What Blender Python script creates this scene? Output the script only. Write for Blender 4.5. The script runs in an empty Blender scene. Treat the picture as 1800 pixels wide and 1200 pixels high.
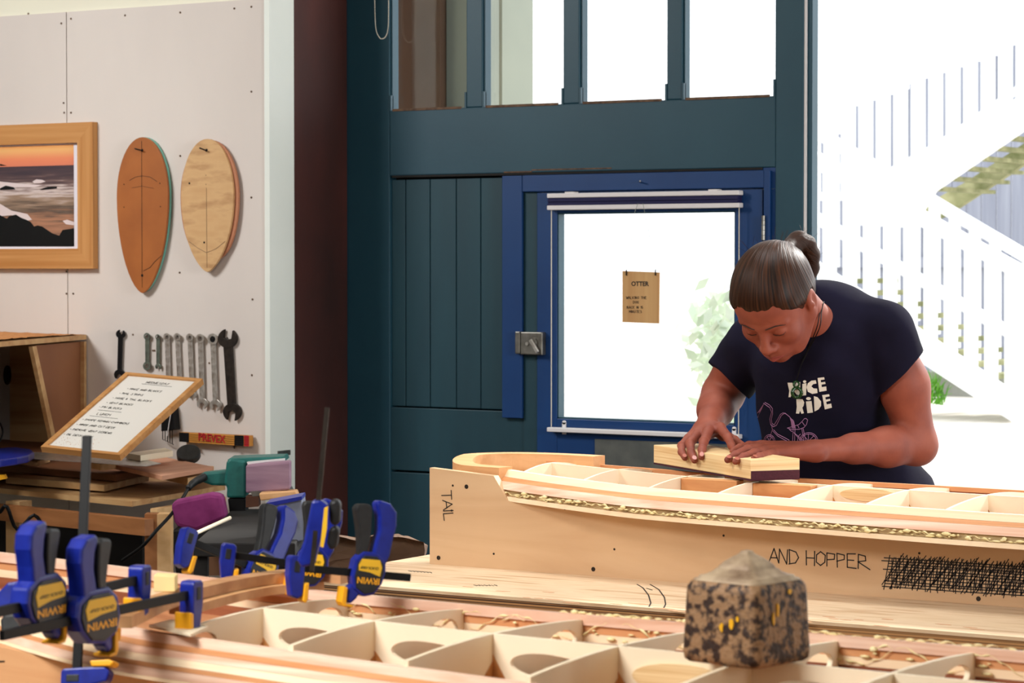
import bpy, bmesh, math, random
import numpy as np
from mathutils import Vector, Matrix
from mathutils.bvhtree import BVHTree
random.seed(7)
SC = bpy.context.scene
COL = SC.collection
R = math.radians

# ------------------------------------------------------------------ camera, world, sun, lamps, exposure
FPX = 4500.0
CAMZ = 1.5
YAW = R(31.6); PITCH = R(1.706)
cam_d = bpy.data.cameras.new('camera'); cam = bpy.data.objects.new('camera', cam_d); COL.objects.link(cam)
cam_d.sensor_width = 36; cam_d.lens = FPX*36/1800
cam.location = (0, 0, CAMZ); cam.rotation_euler = (R(90)-PITCH, 0, YAW)
cam_d.dof.use_dof = True; cam_d.dof.focus_distance = 5.0; cam_d.dof.aperture_fstop = 14
cam_d.clip_start = 0.05
SC.camera = cam
CR = Matrix.Rotation(YAW, 3, 'Z') @ Matrix.Rotation(R(90)-PITCH, 3, 'X')

w = bpy.data.worlds.new('overcast_sky'); SC.world = w; w.use_nodes = True
bg = w.node_tree.nodes['Background']; bg.inputs[0].default_value = (0.93, 0.97, 1.0, 1); bg.inputs[1].default_value = 2.2

def lamp(name, kind, loc, target, energy, size=1, size_y=None, col=(1, 1, 1), angle=None, spread=None):
    d = bpy.data.lights.new(name, kind); o = bpy.data.objects.new(name, d); COL.objects.link(o)
    o.location = loc; d.energy = energy; d.color = col
    o.rotation_euler = (Vector(target)-Vector(loc)).to_track_quat('-Z', 'Y').to_euler()
    if kind == 'AREA':
        d.size = size
        if size_y: d.shape = 'RECTANGLE'; d.size_y = size_y
    if angle: d.angle = angle
    if spread: d.spread = spread
    return o
lamp('sun', 'SUN', (3, 14, 9), (0, 0, 0), 4.5, col=(1.0, 0.97, 0.92), angle=R(5))
lamp('near_frame_fill', 'AREA', (-2.1, 0.9, 2.65), (-1.7, 2.5, 1.05), 33, 1.0, .8, (1.0, 0.98, 0.94), spread=R(120))  # added area light over the near frame, brightens its ribs
lamp('wall_fill', 'AREA', (-5.6, 3.5, 3.1), (-4.9, 5.93, 1.5), 32, 1.0, .8, (0.99, 1.0, 0.99), spread=R(110))  # added area light that lifts the left wall only
lamp('jig_fill', 'AREA', (-4.0, 2.8, 3.1), (-2.7, 4.4, 1.0), 9, 1.0, .8, (1.0, 0.94, 0.87), spread=R(70))  # added area light for the jig face, no fixture modelled
lamp('top_fill', 'AREA', (-2.3, 4.5, 3.2), (-2.3, 4.5, 1.0), 7.5, 1.0, .8, (0.96, 0.98, 1.0), spread=R(75))  # added overhead light on the far frame's top faces, ceiling is closed
lamp('side_fill', 'AREA', (2.6, 3.6, 2.2), (-4.5, 5.6, 1.6), 24, 1.6, 1.4, (0.97, 0.98, 1.0), spread=R(70))  # added from the right to brighten the partition's white end
lamp('rear_fill', 'AREA', (-0.6, -1.6, 2.3), (-2.3, 4.5, 1.1), 6, 1.8, 1.3, (1.0, 0.97, 0.93))  # weak frontal fill added behind the lens, no window built
vs = SC.view_settings
vs.view_transform = 'Standard'; vs.look = 'None'; vs.exposure = 0.0; vs.gamma = 1; vs.use_curve_mapping = False

# ------------------------------------------------------------------ pixels to points
def ray(px, py):
    return CR @ Vector(((px-900)/FPX, (600-py)/FPX, -1))
O = Vector((0, 0, CAMZ))
FW = Vector((-math.sin(YAW), math.cos(YAW), 0)); RT = Vector((math.cos(YAW), math.sin(YAW), 0)); UP = Vector((0, 0, 1))
def onY(px, py, Y): d = ray(px, py); return O + d*(Y/d.y)
def onX(px, py, X): d = ray(px, py); return O + d*(X/d.x)
def onZ(px, py, z): d = ray(px, py); return O + d*((z-CAMZ)/d.z)
def at(px, py, D): d = ray(px, py); return O + d*(D/d.dot(FW))
Z = lambda rel: CAMZ + rel      # heights were measured from the lens

# ------------------------------------------------------------------ materials
def lin(c):
    out = []
    for v in c:
        v = v/255.0
        out.append(v/12.92 if v <= 0.04045 else ((v+0.055)/1.055)**2.4)
    return (*out, 1)
def mat(name, c1, c2=None, rough=0.6, metal=0.0, scale=8, stretch=(1, 1, 1), bump=0.0, c3=None, detail=5, lo=.3, hi=.7, spec=.4, rot=(0, 0, 0), dist=0.0, bscale=None):
    m = bpy.data.materials.new(name); m.use_nodes = True; nt = m.node_tree; b = nt.nodes['Principled BSDF']
    b.inputs['Roughness'].default_value = rough; b.inputs['Metallic'].default_value = metal
    b.inputs['Specular IOR Level'].default_value = spec
    b.inputs['Base Color'].default_value = lin(c1)
    if c2 or bump:
        tc = nt.nodes.new('ShaderNodeTexCoord'); mp = nt.nodes.new('ShaderNodeMapping')
        mp.inputs['Scale'].default_value = stretch; mp.inputs['Rotation'].default_value = rot
        nz = nt.nodes.new('ShaderNodeTexNoise'); nz.inputs['Scale'].default_value = scale; nz.inputs['Detail'].default_value = detail
        nz.inputs['Distortion'].default_value = dist
        nt.links.new(tc.outputs['Object'], mp.inputs['Vector']); nt.links.new(mp.outputs[0], nz.inputs['Vector'])
        if c2:
            cr = nt.nodes.new('ShaderNodeValToRGB'); e = cr.color_ramp.elements
            e[0].position = lo; e[0].color = lin(c1); e[1].position = hi; e[1].color = lin(c2)
            if c3: k = e.new((lo+hi)/2); k.color = lin(c3)
            nt.links.new(nz.outputs['Fac'], cr.inputs[0]); nt.links.new(cr.outputs[0], b.inputs['Base Color'])
        if bump:
            bp = nt.nodes.new('ShaderNodeBump'); bp.inputs['Strength'].default_value = bump; bp.inputs['Distance'].default_value = 0.003
            src = nz
            if bscale:
                src = nt.nodes.new('ShaderNodeTexNoise'); src.inputs['Scale'].default_value = bscale
                nt.links.new(mp.outputs[0], src.inputs['Vector'])
            nt.links.new(src.outputs['Fac'], bp.inputs['Height']); nt.links.new(bp.outputs[0], b.inputs['Normal'])
    return m
def wood(name, c1, c2, axis='X', rough=.6, fine=45, bump=.15, dist=.6, c3=None, scale=1.0):
    st = {'X': (1.2, fine, fine), 'Y': (fine, 1.2, fine), 'Z': (fine, fine, 1.2)}[axis]
    return mat(name, c1, c2, rough, scale=scale, stretch=st, bump=bump, dist=dist, detail=6, c3=c3, lo=.32, hi=.68)
def glassmat(name, tint=(1, 1, 1), gloss=.06):
    m = bpy.data.materials.new(name); m.use_nodes = True; nt = m.node_tree; nt.nodes.clear()
    o = nt.nodes.new('ShaderNodeOutputMaterial'); t = nt.nodes.new('ShaderNodeBsdfTransparent'); g = nt.nodes.new('ShaderNodeBsdfGlossy')
    t.inputs[0].default_value = (*tint, 1); g.inputs['Roughness'].default_value = .02
    mx = nt.nodes.new('ShaderNodeMixShader'); mx.inputs[0].default_value = gloss
    nt.links.new(t.outputs[0], mx.inputs[1]); nt.links.new(g.outputs[0], mx.inputs[2]); nt.links.new(mx.outputs[0], o.inputs[0])
    return m

M = {}
M['panel'] = mat('whitewashed_plywood', (206, 196, 190), (219, 210, 203), .7, scale=1.6, stretch=(1, 1, .35), bump=.05, bscale=30)
M['white_paint'] = mat('white_paint', (232, 236, 230), (222, 228, 222), .5, scale=3)
M['cream_wall'] = mat('cream_wall', (228, 224, 205), (222, 216, 198), .7, scale=2)
M['red_wall'] = mat('red_brown_boards', (84, 36, 28), (44, 20, 17), .65, scale=2.5, stretch=(1, 1, .5), bump=.2, bscale=40)
M['blue'] = mat('teal_door_paint', (24, 62, 78), (30, 70, 86), .45, scale=3, bump=.08, bscale=60)
M['blue2'] = mat('teal_board_paint', (23, 56, 68), (27, 64, 76), .5, scale=3, stretch=(4, 4, .6), bump=.1, bscale=60)
M['blue3'] = mat('royal_blue_paint', (13, 52, 104), (17, 60, 114), .4, scale=4, bump=.05, bscale=60)
M['worn_wood'] = mat('bare_worn_wood', (120, 92, 70), (70, 50, 40), .8, scale=60)
M['glass'] = glassmat('window_glass')
M['alu'] = mat('white_aluminium', (226, 222, 224), None, .35)
M['navy'] = mat('navy_blind', (24, 22, 70), None, .7)
M['steel'] = mat('brushed_steel', (150, 148, 142), (110, 106, 100), .38, .9, scale=30)
M['chrome'] = mat('worn_chrome', (206, 204, 200), (150, 140, 130), .3, .6, scale=60)
M['dark_steel'] = mat('dark_steel', (58, 50, 44), (36, 31, 28), .5, .6, scale=60)
M['black'] = mat('black_paint', (14, 14, 16), None, .5, spec=.2)
M['blackrub'] = mat('black_rubber', (22, 23, 26), (34, 36, 38), .5, scale=80)
M['green_grey'] = mat('grey_green_steel', (120, 130, 118), (90, 98, 90), .45, .6, scale=60)
M['kick'] = mat('galvanised_plate', (112, 114, 110), (86, 90, 90), .5, .5, scale=14)
M['oak'] = wood('oak_frame', (176, 118, 60), (200, 146, 88), 'X')
M['oakz'] = wood('oak_frame_upright', (176, 118, 60), (200, 146, 88), 'Z')
M['ply_side'] = wood('birch_ply_face', (198, 160, 122), (212, 178, 140), 'X', fine=9, bump=.05, dist=1.6)
M['jig1'] = wood('jig_ply_face', (206, 150, 104), (222, 172, 126), 'X', fine=14, bump=.05, dist=1.8)
M['table'] = mat('stained_table_ply', (202, 172, 138), (180, 144, 108), .65, scale=3, stretch=(2, 12, 2), c3=(212, 186, 154), bump=.08)
M['ply_edge'] = mat('ply_edge', (70, 44, 26), (170, 126, 80), .8, scale=1, stretch=(.6, 8, 420), lo=.4, hi=.6, bump=.2)
M['rib'] = mat('birch_rib', (246, 232, 206), (238, 220, 190), .6, scale=4)
M['glue_stain'] = mat('glue_stain', (214, 158, 98), (176, 112, 56), .6, scale=30)
M['cedar_p'] = wood('pink_cedar', (216, 164, 134), (246, 214, 192), 'X', fine=60)
M['cedar_l'] = wood('light_cedar', (238, 206, 168), (248, 224, 190), 'X', fine=60)
M['cedar_d'] = wood('dark_cedar', (196, 132, 84), (214, 154, 106), 'X', fine=60)
M['cedar_r'] = wood('red_cedar', (120, 62, 38), (160, 96, 62), 'X', fine=50)
M['skin_wood'] = wood('red_bottom_planks', (150, 92, 58), (196, 140, 98), 'X', fine=30)
M['glue_band'] = mat('glued_recess', (206, 184, 138), (176, 146, 104), .6, scale=30)
M['glue'] = mat('dried_glue', (242, 228, 180), (232, 212, 150), .45, scale=60)
M['pine'] = wood('pine', (216, 170, 116), (232, 190, 138), 'X', fine=30)
M['rim'] = wood('rim_timber', (206, 158, 112), (188, 136, 92), 'X', fine=40, dist=.3)
M['rim_side'] = wood('rim_side_timber', (224, 176, 126), (206, 152, 102), 'X', fine=40, dist=.3)
M['cedar_blk'] = wood('cedar_block', (218, 160, 104), (190, 120, 70), 'X', fine=16, dist=2.5)
M['block'] = mat('laminated_ply', (234, 208, 160), (214, 178, 126), .6, scale=1, stretch=(3, 3, 200), lo=.4, hi=.6)
M['maroon'] = mat('maroon_sandpaper', (72, 30, 44), (60, 24, 36), .9, scale=200, bump=.2)
M['pencil'] = mat('marker_ink', (28, 24, 24), None, .6)
M['iron'] = mat('rusty_iron', (52, 36, 30), (150, 116, 84), .6, .1, scale=110, bump=.6, detail=4, lo=.42, hi=.56, bscale=160)
M['iron_top'] = mat('paler_iron', (186, 164, 136), (120, 96, 76), .55, .15, scale=35, bump=.5, lo=.4, hi=.7)  # weight cap, paler than the body
M['yellow'] = mat('yellow_paint', (236, 176, 34), None, .5)
M['cblue'] = mat('clamp_blue', (16, 30, 122), (24, 42, 146), .32, scale=60)
M['cyel'] = mat('clamp_yellow', (240, 170, 26), None, .45)
M['label_yel'] = mat('label_yellow', (236, 188, 40), None, .5)
M['skin'] = mat('skin', (146, 76, 56), (120, 56, 42), .6, scale=18, bump=.06, bscale=160)
M['nail'] = mat('fingernail', (172, 100, 84), None, .3)
M['lip'] = mat('lips', (140, 66, 60), None, .45)
M['hair'] = mat('brown_hair', (24, 14, 9), (70, 40, 24), .42, spec=.14, lo=.35, hi=.75, scale=1, stretch=(40, 40, 40), bump=.5)
M['brow'] = mat('eyebrow_hair', (52, 34, 28), None, .8)
M['shirt'] = mat('navy_cotton', (17, 15, 30), (23, 21, 40), .95, scale=10, bump=.3, spec=.12, bscale=28)
M['print'] = mat('white_print', (226, 222, 210), None, .8)
M['pinkline'] = mat('pink_print', (170, 120, 160), None, .8)
M['jade'] = mat('jade_stone', (14, 46, 16), (24, 64, 26), .15, scale=50)
M['trousers'] = mat('dark_trousers', (30, 32, 46), (24, 26, 38), .9, scale=30)
M['dark_floor'] = mat('workshop_floor', (70, 58, 48), (52, 44, 38), .8, scale=5)
M['makita'] = mat('sander_green', (26, 92, 88), (34, 108, 102), .4, scale=50)
M['belt'] = mat('mauve_belt', (128, 96, 118), (164, 132, 148), .85, scale=5, stretch=(1, 1, 8), bump=.2, bscale=300)
M['magenta'] = mat('magenta_cloth', (112, 26, 88), (142, 52, 116), .8, scale=18, bump=.4)
M['wboard'] = mat('whiteboard', (226, 222, 216), None, .35)
M['ochre'] = mat('ochre_ruler', (196, 132, 54), None, .5)
M['redp'] = mat('red_print', (172, 24, 34), None, .5)
M['bench'] = wood('bench_ply', (206, 168, 118), (180, 134, 86), 'X', fine=20, dist=1.2)
M['brown_ply'] = mat('brown_ply', (150, 98, 62), (122, 76, 50), .7, scale=2, stretch=(1, 1, .3))
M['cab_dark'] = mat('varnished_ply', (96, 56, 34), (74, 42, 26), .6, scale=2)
M['redply'] = wood('pink_ply', (214, 158, 128), (196, 138, 108), 'Y', fine=16)
M['sawdust'] = mat('sawdust', (210, 146, 90), (180, 118, 66), 1, scale=90, bump=.8)
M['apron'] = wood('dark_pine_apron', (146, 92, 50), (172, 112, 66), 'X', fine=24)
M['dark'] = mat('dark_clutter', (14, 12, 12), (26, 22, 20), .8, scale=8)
M['bag'] = mat('brown_paper', (126, 98, 78), (98, 76, 60), .85, scale=7, bump=.8)
M['hplane1'] = mat('tan_template', (168, 98, 44), (150, 84, 36), .5, scale=9)
M['hplane2'] = mat('pale_template', (196, 154, 106), (168, 124, 80), .6, scale=14, stretch=(.6, 1, 2.2), c3=(204, 164, 116))
M['coral'] = mat('coral_template', (176, 116, 84), None, .6)
M['mint'] = mat('mint_edge', (112, 176, 160), None, .6)
M['mount'] = mat('picture_mount', (226, 222, 232), None, .6)
M['out_white'] = mat('white_timber_paint', (244, 246, 248), None, .6)
M['out_green'] = mat('mossy_timber', (160, 158, 120), (104, 108, 66), .8, scale=9)
M['out_grey'] = mat('weathered_boards', (126, 130, 146), (150, 154, 168), .8, scale=1.2, stretch=(18, 18, 1))
M['out_ground'] = mat('pale_concrete', (232, 226, 216), (214, 206, 196), .8, scale=2)
M['out_block'] = mat('concrete_block', (150, 150, 146), (120, 124, 110), .9, scale=6)
M['leaf'] = mat('grass_green', (120, 190, 60), (80, 150, 40), .6, scale=20)
M['timber_out'] = mat('brown_timber', (98, 70, 52), (80, 56, 42), .8, scale=3)
M['beige_out'] = mat('beige_render', (150, 156, 142), (132, 140, 130), .8, scale=2)
M['signwood'] = wood('sign_ply', (208, 166, 112), (190, 142, 90), 'Z', fine=26)
M['string'] = mat('grey_string', (120, 128, 120), None, .8)
M['bead'] = mat('bead_plastic', (214, 206, 190), None, .4)

# ------------------------------------------------------------------ object helpers
WM = {}
def tag(o, label=None, cat=None, group=None, kind=None):
    if label: o['label'] = label
    if cat: o['category'] = cat
    if group: o['group'] = group
    if kind: o['kind'] = kind
    return o
def thing(name, label, cat, loc=(0, 0, 0), group=None, mw=None):
    o = bpy.data.objects.new(name, None); COL.objects.link(o); o.empty_display_size = .05
    m = mw if mw is not None else Matrix.Translation(Vector(loc))
    o.matrix_world = m; WM[o] = m.copy()
    return tag(o, label, cat, group)
def obj(name, bm, m, parent=None, label=None, cat=None, group=None, kind=None, smooth=False, local=False, origin=None, bevel=0, normals=True):
    """bm is in world space unless local"""
    mw = Matrix.Identity(4)
    if parent is not None: mw = WM[parent]
    elif origin is not None: mw = Matrix.Translation(Vector(origin))
    if not local: bm.transform(mw.inverted())
    if normals: bmesh.ops.recalc_face_normals(bm, faces=bm.faces)
    me = bpy.data.meshes.new(name); bm.to_mesh(me); bm.free()
    o = bpy.data.objects.new(name, me); COL.objects.link(o)
    mats = m if isinstance(m, (list, tuple)) else [m]
    for q in mats: me.materials.append(q)
    if smooth:
        for p in me.polygons: p.use_smooth = True
    if parent is not None: o.parent = parent; WM[o] = WM[parent]
    else: o.matrix_world = mw; WM[o] = mw
    if bevel:
        b = o.modifiers.new('bevel', 'BEVEL'); b.width = bevel; b.segments = 2; b.limit_method = 'ANGLE'; b.angle_limit = R(40)
    return tag(o, label, cat, group, kind)
def NB(): return bmesh.new()
def box(bm, a, b, mi=0):
    x0, x1 = sorted((a[0], b[0])); y0, y1 = sorted((a[1], b[1])); z0, z1 = sorted((a[2], b[2]))
    v = [bm.verts.new(p) for p in ((x0, y0, z0), (x1, y0, z0), (x1, y1, z0), (x0, y1, z0), (x0, y0, z1), (x1, y0, z1), (x1, y1, z1), (x0, y1, z1))]
    for f in ((3, 2, 1, 0), (4, 5, 6, 7), (0, 1, 5, 4), (1, 2, 6, 5), (2, 3, 7, 6), (3, 0, 4, 7)):
        bm.faces.new([v[i] for i in f]).material_index = mi
    return bm
def prism(bm, pts, off, mi=0):
    """polygon pts (3D) extruded by the vector off"""
    off = Vector(off); a = [bm.verts.new(Vector(p)) for p in pts]; b = [bm.verts.new(Vector(p)+off) for p in pts]
    n = len(pts); bm.faces.new(a).material_index = mi; bm.faces.new(b[::-1]).material_index = mi
    for i in range(n): bm.faces.new((a[i], a[(i+1) % n], b[(i+1) % n], b[i])).material_index = mi
    return bm
def tube(bm, pts, r, seg=8, cap=True, mi=0, flat=1.0, flatn=None):
    pts = [Vector(p) for p in pts]; n = len(pts); rs = r if isinstance(r, (list, tuple)) else [r]*n
    rings = []; prev = None
    for i, p in enumerate(pts):
        t = (pts[min(i+1, n-1)]-pts[max(i-1, 0)]).normalized()
        if prev is None:
            a = t.cross(UP)
            if a.length < 1e-3: a = t.cross(Vector((1, 0, 0)))
            a.normalize()
        else: a = (prev-t*prev.dot(t)).normalized()
        prev = a; b = t.cross(a)
        rings.append([bm.verts.new(p+(a*math.cos(2*math.pi*k/seg)+b*math.sin(2*math.pi*k/seg)*flat)*rs[i]) for k in range(seg)])
    for i in range(n-1):
        for k in range(seg):
            bm.faces.new((rings[i][k], rings[i][(k+1) % seg], rings[i+1][(k+1) % seg], rings[i+1][k])).material_index = mi
    if cap: bm.faces.new(rings[0][::-1]).material_index = mi; bm.faces.new(rings[-1]).material_index = mi
    return bm
def spline(pts, n=24):
    pts = [Vector(p) for p in pts]; P = [pts[0]*2-pts[1]]+pts+[pts[-1]*2-pts[-2]]; out = []
    m = len(pts)-1
    for i in range(n+1):
        t = i/n*m; k = min(int(t), m-1); u = t-k; a, b, c, d = P[k:k+4]
        out.append(.5*((2*b)+(c-a)*u+(2*a-5*b+4*c-d)*u*u+(3*b-a-3*c+d)*u**3))
    return out
def bar(bm, a, b, w, h, up=UP, mi=0):
    a, b = Vector(a), Vector(b); t = (b-a).normalized(); s = t.cross(up).normalized(); u = s.cross(t)
    q = [a+s*w/2+u*h/2, a-s*w/2+u*h/2, a-s*w/2-u*h/2, a+s*w/2-u*h/2]
    return prism(bm, q, b-a, mi)
def plate(bm, pix, z, th, mi=0): return prism(bm, [onZ(x, y, z) for x, y in pix], (0, 0, -th), mi)
def ppoly(bm, pix, Y, th, mi=0): return prism(bm, [onY(x, y, Y) for x, y in pix], (0, th, 0), mi)
def disc(bm, c, n, r, th, seg=16, mi=0):
    n = Vector(n).normalized(); a = n.orthogonal().normalized(); b = n.cross(a); c = Vector(c)
    return prism(bm, [c+(a*math.cos(2*math.pi*k/seg)+b*math.sin(2*math.pi*k/seg))*r for k in range(seg)], n*th, mi)
def text_bm(s, size=1.0, shear=0, bold=0.0):
    c = bpy.data.curves.new('t', 'FONT'); c.body = s; c.size = size; c.align_x = 'CENTER'; c.align_y = 'CENTER'; c.shear = shear; c.offset = bold
    c.fill_mode = 'BOTH'; c.resolution_u = 3
    o = bpy.data.objects.new('t', c); me = bpy.data.meshes.new_from_object(o)
    bm = NB(); bm.from_mesh(me); bpy.data.objects.remove(o); bpy.data.meshes.remove(me)
    bmesh.ops.triangulate(bm, faces=bm.faces)
    return bm
SF = {'A': [[(0, 0), (.4, 1), (.8, 0)], [(.15, .38), (.65, .38)]], 'B': [[(0, 0), (0, 1), (.6, .9), (.55, .58), (0, .52), (.7, .35), (.6, .03), (0, 0)]],
 'C': [[(.7, .85), (.35, 1), (.03, .6), (.1, .15), (.4, 0), (.72, .15)]], 'D': [[(0, 0), (0, 1), (.5, .9), (.75, .5), (.5, .1), (0, 0)]],
 'E': [[(.65, 1), (0, 1), (0, 0), (.65, 0)], [(0, .52), (.5, .52)]], 'F': [[(.65, 1), (0, 1), (0, 0)], [(0, .52), (.5, .52)]],
 'G': [[(.7, .85), (.35, 1), (.03, .55), (.2, .05), (.6, .1), (.65, .45), (.4, .45)]], 'H': [[(0, 0), (0, 1)], [(.65, 0), (.65, 1)], [(0, .5), (.65, .5)]],
 'I': [[(.1, 0), (.1, 1)]], 'K': [[(0, 0), (0, 1)], [(.6, 1), (0, .45), (.65, 0)]], 'L': [[(.05, 1), (0, 0), (.6, 0)]],
 'M': [[(0, 0), (.05, 1), (.4, .3), (.75, 1), (.8, 0)]], 'N': [[(0, 0), (0, 1), (.6, 0), (.65, 1)]], 'O': [[(.35, 1), (.03, .75), (.03, .25), (.35, 0), (.68, .25), (.68, .75), (.35, 1)]],
 'P': [[(0, 0), (0, 1), (.6, .9), (.6, .55), (0, .45)]], 'R': [[(0, 0), (0, 1), (.6, .9), (.58, .58), (0, .48), (.9, -.05)]],
 'S': [[(.6, .9), (.2, 1), (.03, .75), (.6, .35), (.5, .03), (0, .08)]], 'T': [[(0, 1), (.8, 1)], [(.4, 1), (.38, 0)]], 'U': [[(0, 1), (.05, .15), (.35, 0), (.62, .15), (.65, 1)]],
 'V': [[(0, 1), (.35, 0), (.7, 1)]], 'W': [[(0, 1), (.2, 0), (.45, .7), (.7, 0), (.9, 1)]], 'X': [[(0, 1), (.65, 0)], [(.65, 1), (0, 0)]], 'Y': [[(0, 1), (.35, .5), (.7, 1)], [(.35, .5), (.3, 0)]],
 '1': [[(0, .8), (.2, 1), (.2, 0)]], '5': [[(.6, 1), (.1, 1), (.05, .55), (.5, .55), (.6, .2), (.3, 0), (0, .1)]], '-': [[(0, .45), (.4, .45)]], '&': [[(.6, 0), (.1, .8), (.3, 1), (.45, .8), (0, .25), (.3, 0), (.6, .4)]], ' ': []}
def strokes(s, adv=1.0):
    out = []; x = 0
    for ch in s:
        for st in SF.get(ch, []): out.append([(x+a, b) for a, b in st])
        x += {'I': .35, ' ': .6, '1': .4, '-': .6}.get(ch, .95)*adv
    return out, x
def write(bm, s, org, ux, uy, h, r, nrm=None, adv=1.0, jit=.0):
    """handwriting: thin ribbons on the plane org,ux,uy"""
    ux = Vector(ux); uy = Vector(uy); n = (Vector(nrm) if nrm is not None else ux.cross(uy)).normalized()
    st, L = strokes(s, adv)
    for line in st:
        ps = [Vector(org)+ux*(a*h+random.uniform(-jit, jit)*h)+uy*(b*h+random.uniform(-jit, jit)*h) for a, b in line]
        ribbon(bm, ps, r, n)
    return L*h
def onPl(px, py, p, n):
    d = ray(px, py); n = Vector(n); return O + d*((Vector(p)-O).dot(n)/d.dot(n))
def ribbon(bm, ps, r, n, lift=.0006):
    for a, b in zip(ps[:-1], ps[1:]):
        t = (b-a)
        if t.length < 1e-6: continue
        t.normalize(); s = t.cross(n).normalized()*r; a2 = a-t*r*.7; b2 = b+t*r*.7
        prism(bm, [a2+s+n*lift*.2, b2+s+n*lift*.2, b2-s+n*lift*.2, a2-s+n*lift*.2], n*lift)

def pinterp(tab, x):
    xs = [t[0] for t in tab]
    if x <= xs[0]: return tab[0][1]
    for (a, b), (c, d) in zip(tab[:-1], tab[1:]):
        if x <= c:
            u = (x-a)/(c-a); return b+(d-b)*u
    return tab[-1][1]
def smooth_interp(tab, x, w=.06):
    return (pinterp(tab, x-w)+2*pinterp(tab, x-w/2)+2*pinterp(tab, x)+2*pinterp(tab, x+w/2)+pinterp(tab, x+w))/8

# ------------------------------------------------------------------ room shell
YP, YD = 5.93, 6.33
ZR = 3.3
xe = onY(467, 500, YP).x           # free end of the white partition
def struct(name, bm, m, **k): return obj(name, bm, m, kind='structure', **k)
struct('floor', box(NB(), (-8, -3, -.1), (3.2, YD+.12, 0)), M['dark_floor'])
struct('ceiling', box(NB(), (-8, -3, ZR), (3.2, YD+.12, ZR+.1)), M['cream_wall'])
struct('wall_back', box(NB(), (-8, -3.1, 0), (3.2, -3, ZR)), M['cream_wall'])
struct('wall_right', box(NB(), (3.2, -3.1, 0), (3.3, YD+.12, ZR)), M['cream_wall'])
struct('wall_far_left', box(NB(), (-8.1, -3.1, 0), (-8, YD+.12, ZR)), M['cream_wall'])
# partition, its two plywood sheets with the cream wall above, white end
xj = onY(118, 300, YP).x
zl = onY(118, 21, YP).z
wl = struct('wall_left', box(NB(), (-8, YP+.012, 0), (xe-.002, YP+.11, ZR)), M['cream_wall'])
sh1 = obj('sheet', box(NB(), (-8, YP, .2), (xj-.0015, YP+.0115, zl)), M['panel'], wl)
sh2 = obj('sheet', box(NB(), (xj+.0015, YP, .2), (xe-.001, YP+.0115, zl)), M['panel'], wl)
struct('trim_1', box(NB(), (xe, YP-.004, 0), (xe+.018, YP+.115, ZR)), M['white_paint'])
for sx, sy in ((108, 41), (125, 33), (220, 27), (317, 22), (412, 15), (442, 12), (113, 198), (125, 198), (112, 181), (442, 161), (117, 477), (117, 516), (129, 516), (317, 274), (316, 479), (442, 347), (444, 526), (443, 659), (234, 588), (269, 616), (233, 657), (368, 638), (50, 24), (272, 616)):
    obj('screw', disc(NB(), onY(sx, sy, YP)+Vector((0, .0005, 0)), (0, -1, 0), .0032, .0018, 10), M['worn_wood'], sh2 if sx > 118 else sh1)
# recessed red-brown wall between partition and door
xr = xe+.012
struct('wall_recess', box(NB(), (xr-.3, YP+.118, 0), (xr, YD-.01, ZR)), M['red_wall'])

# big teal sliding door -------------------------------------------------------
X = lambda px, Y=YD: onY(px, 500, Y).x
def zy(px, py, Y=YD): return onY(px, py, Y).z
dT = .05
door = thing('door_1', None, None, (X(1000), YD, 0)); tag(door, kind='structure')
ztop = 3.1
xs = [X(p) for p in (603, 685, 820, 848, 990, 1018, 1172, 1198, 1362, 1411)]
zw = zy(848, 188); zr_ = zy(680, 309)
bm = NB()
box(bm, (xs[0], YD, .05), (xs[1], YD+dT, ztop))
for a, b in ((2, 3), (4, 5), (6, 7)): box(bm, (xs[a], YD, zw), (xs[b], YD+dT, ztop))
box(bm, (xs[8], YD, .05), (xs[9], YD+dT, ztop))
box(bm, (xs[1], YD, zr_), (xs[8], YD+dT, zw))
box(bm, (xs[1], YD, ztop-.15), (xs[8], YD+dT, ztop))
obj('door_frame', bm, M['blue'], door, bevel=.003)
# board panel left of the wicket door
bx = [X(p) for p in (682, 709, 752, 798, 841, 884)]
zb1 = zy(700, 716); zb2 = zy(700, 828)
for a, b in zip(bx[:-1], bx[1:]):
    obj('board', box(NB(), (a+.0012, YD+.012, zb1+.004), (b-.0012, YD+.035, zr_-.012)), M['blue2'], door, bevel=.002)
bm = NB(); box(bm, (bx[0], YD+.036, .1), (X(925), YD+dT, zr_-.001))
obj('door_lining', bm, M['dark'], door)
obj('lower_board', box(NB(), (bx[0], YD+.006, zb2+.003), (X(920), YD+.035, zb1)), M['blue2'], door, bevel=.002)
obj('lower_board', box(NB(), (bx[0], YD+.006, .1), (X(920), YD+.035, zb2-.003)), M['blue2'], door, bevel=.002)
# window beads and panes
for i, (a, b) in enumerate(((1, 2), (3, 4), (5, 6), (7, 8))):
    bm = NB(); box(bm, (xs[a]+.012, YD-.002, zw-.003), (xs[b]-.018, YD+.004, zw+.004)); obj('worn_sill', bm, M['worn_wood'], door)
    obj('window_pane', box(NB(), (xs[a], YD+.03, zw), (xs[b], YD+.034, ztop-.15)), M['glass'], door)
    bm = NB()
    box(bm, (xs[a]-.001, YD+.008, zw), (xs[a]+.006, YD+.03, ztop-.15)); box(bm, (xs[b]-.004, YD+.008, zw), (xs[b]+.001, YD+.03, ztop-.15))
    obj('glazing_bead', bm, M['blue'], door)
    for c, s in ((a, 1), (b, -1)):
        bm = NB(); box(bm, (xs[c], YD-.0015, zw-.002), (xs[c]+s*.006, YD+.012, zw+.045)); obj('corner_stop', bm, M['blue'], door)
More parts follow.
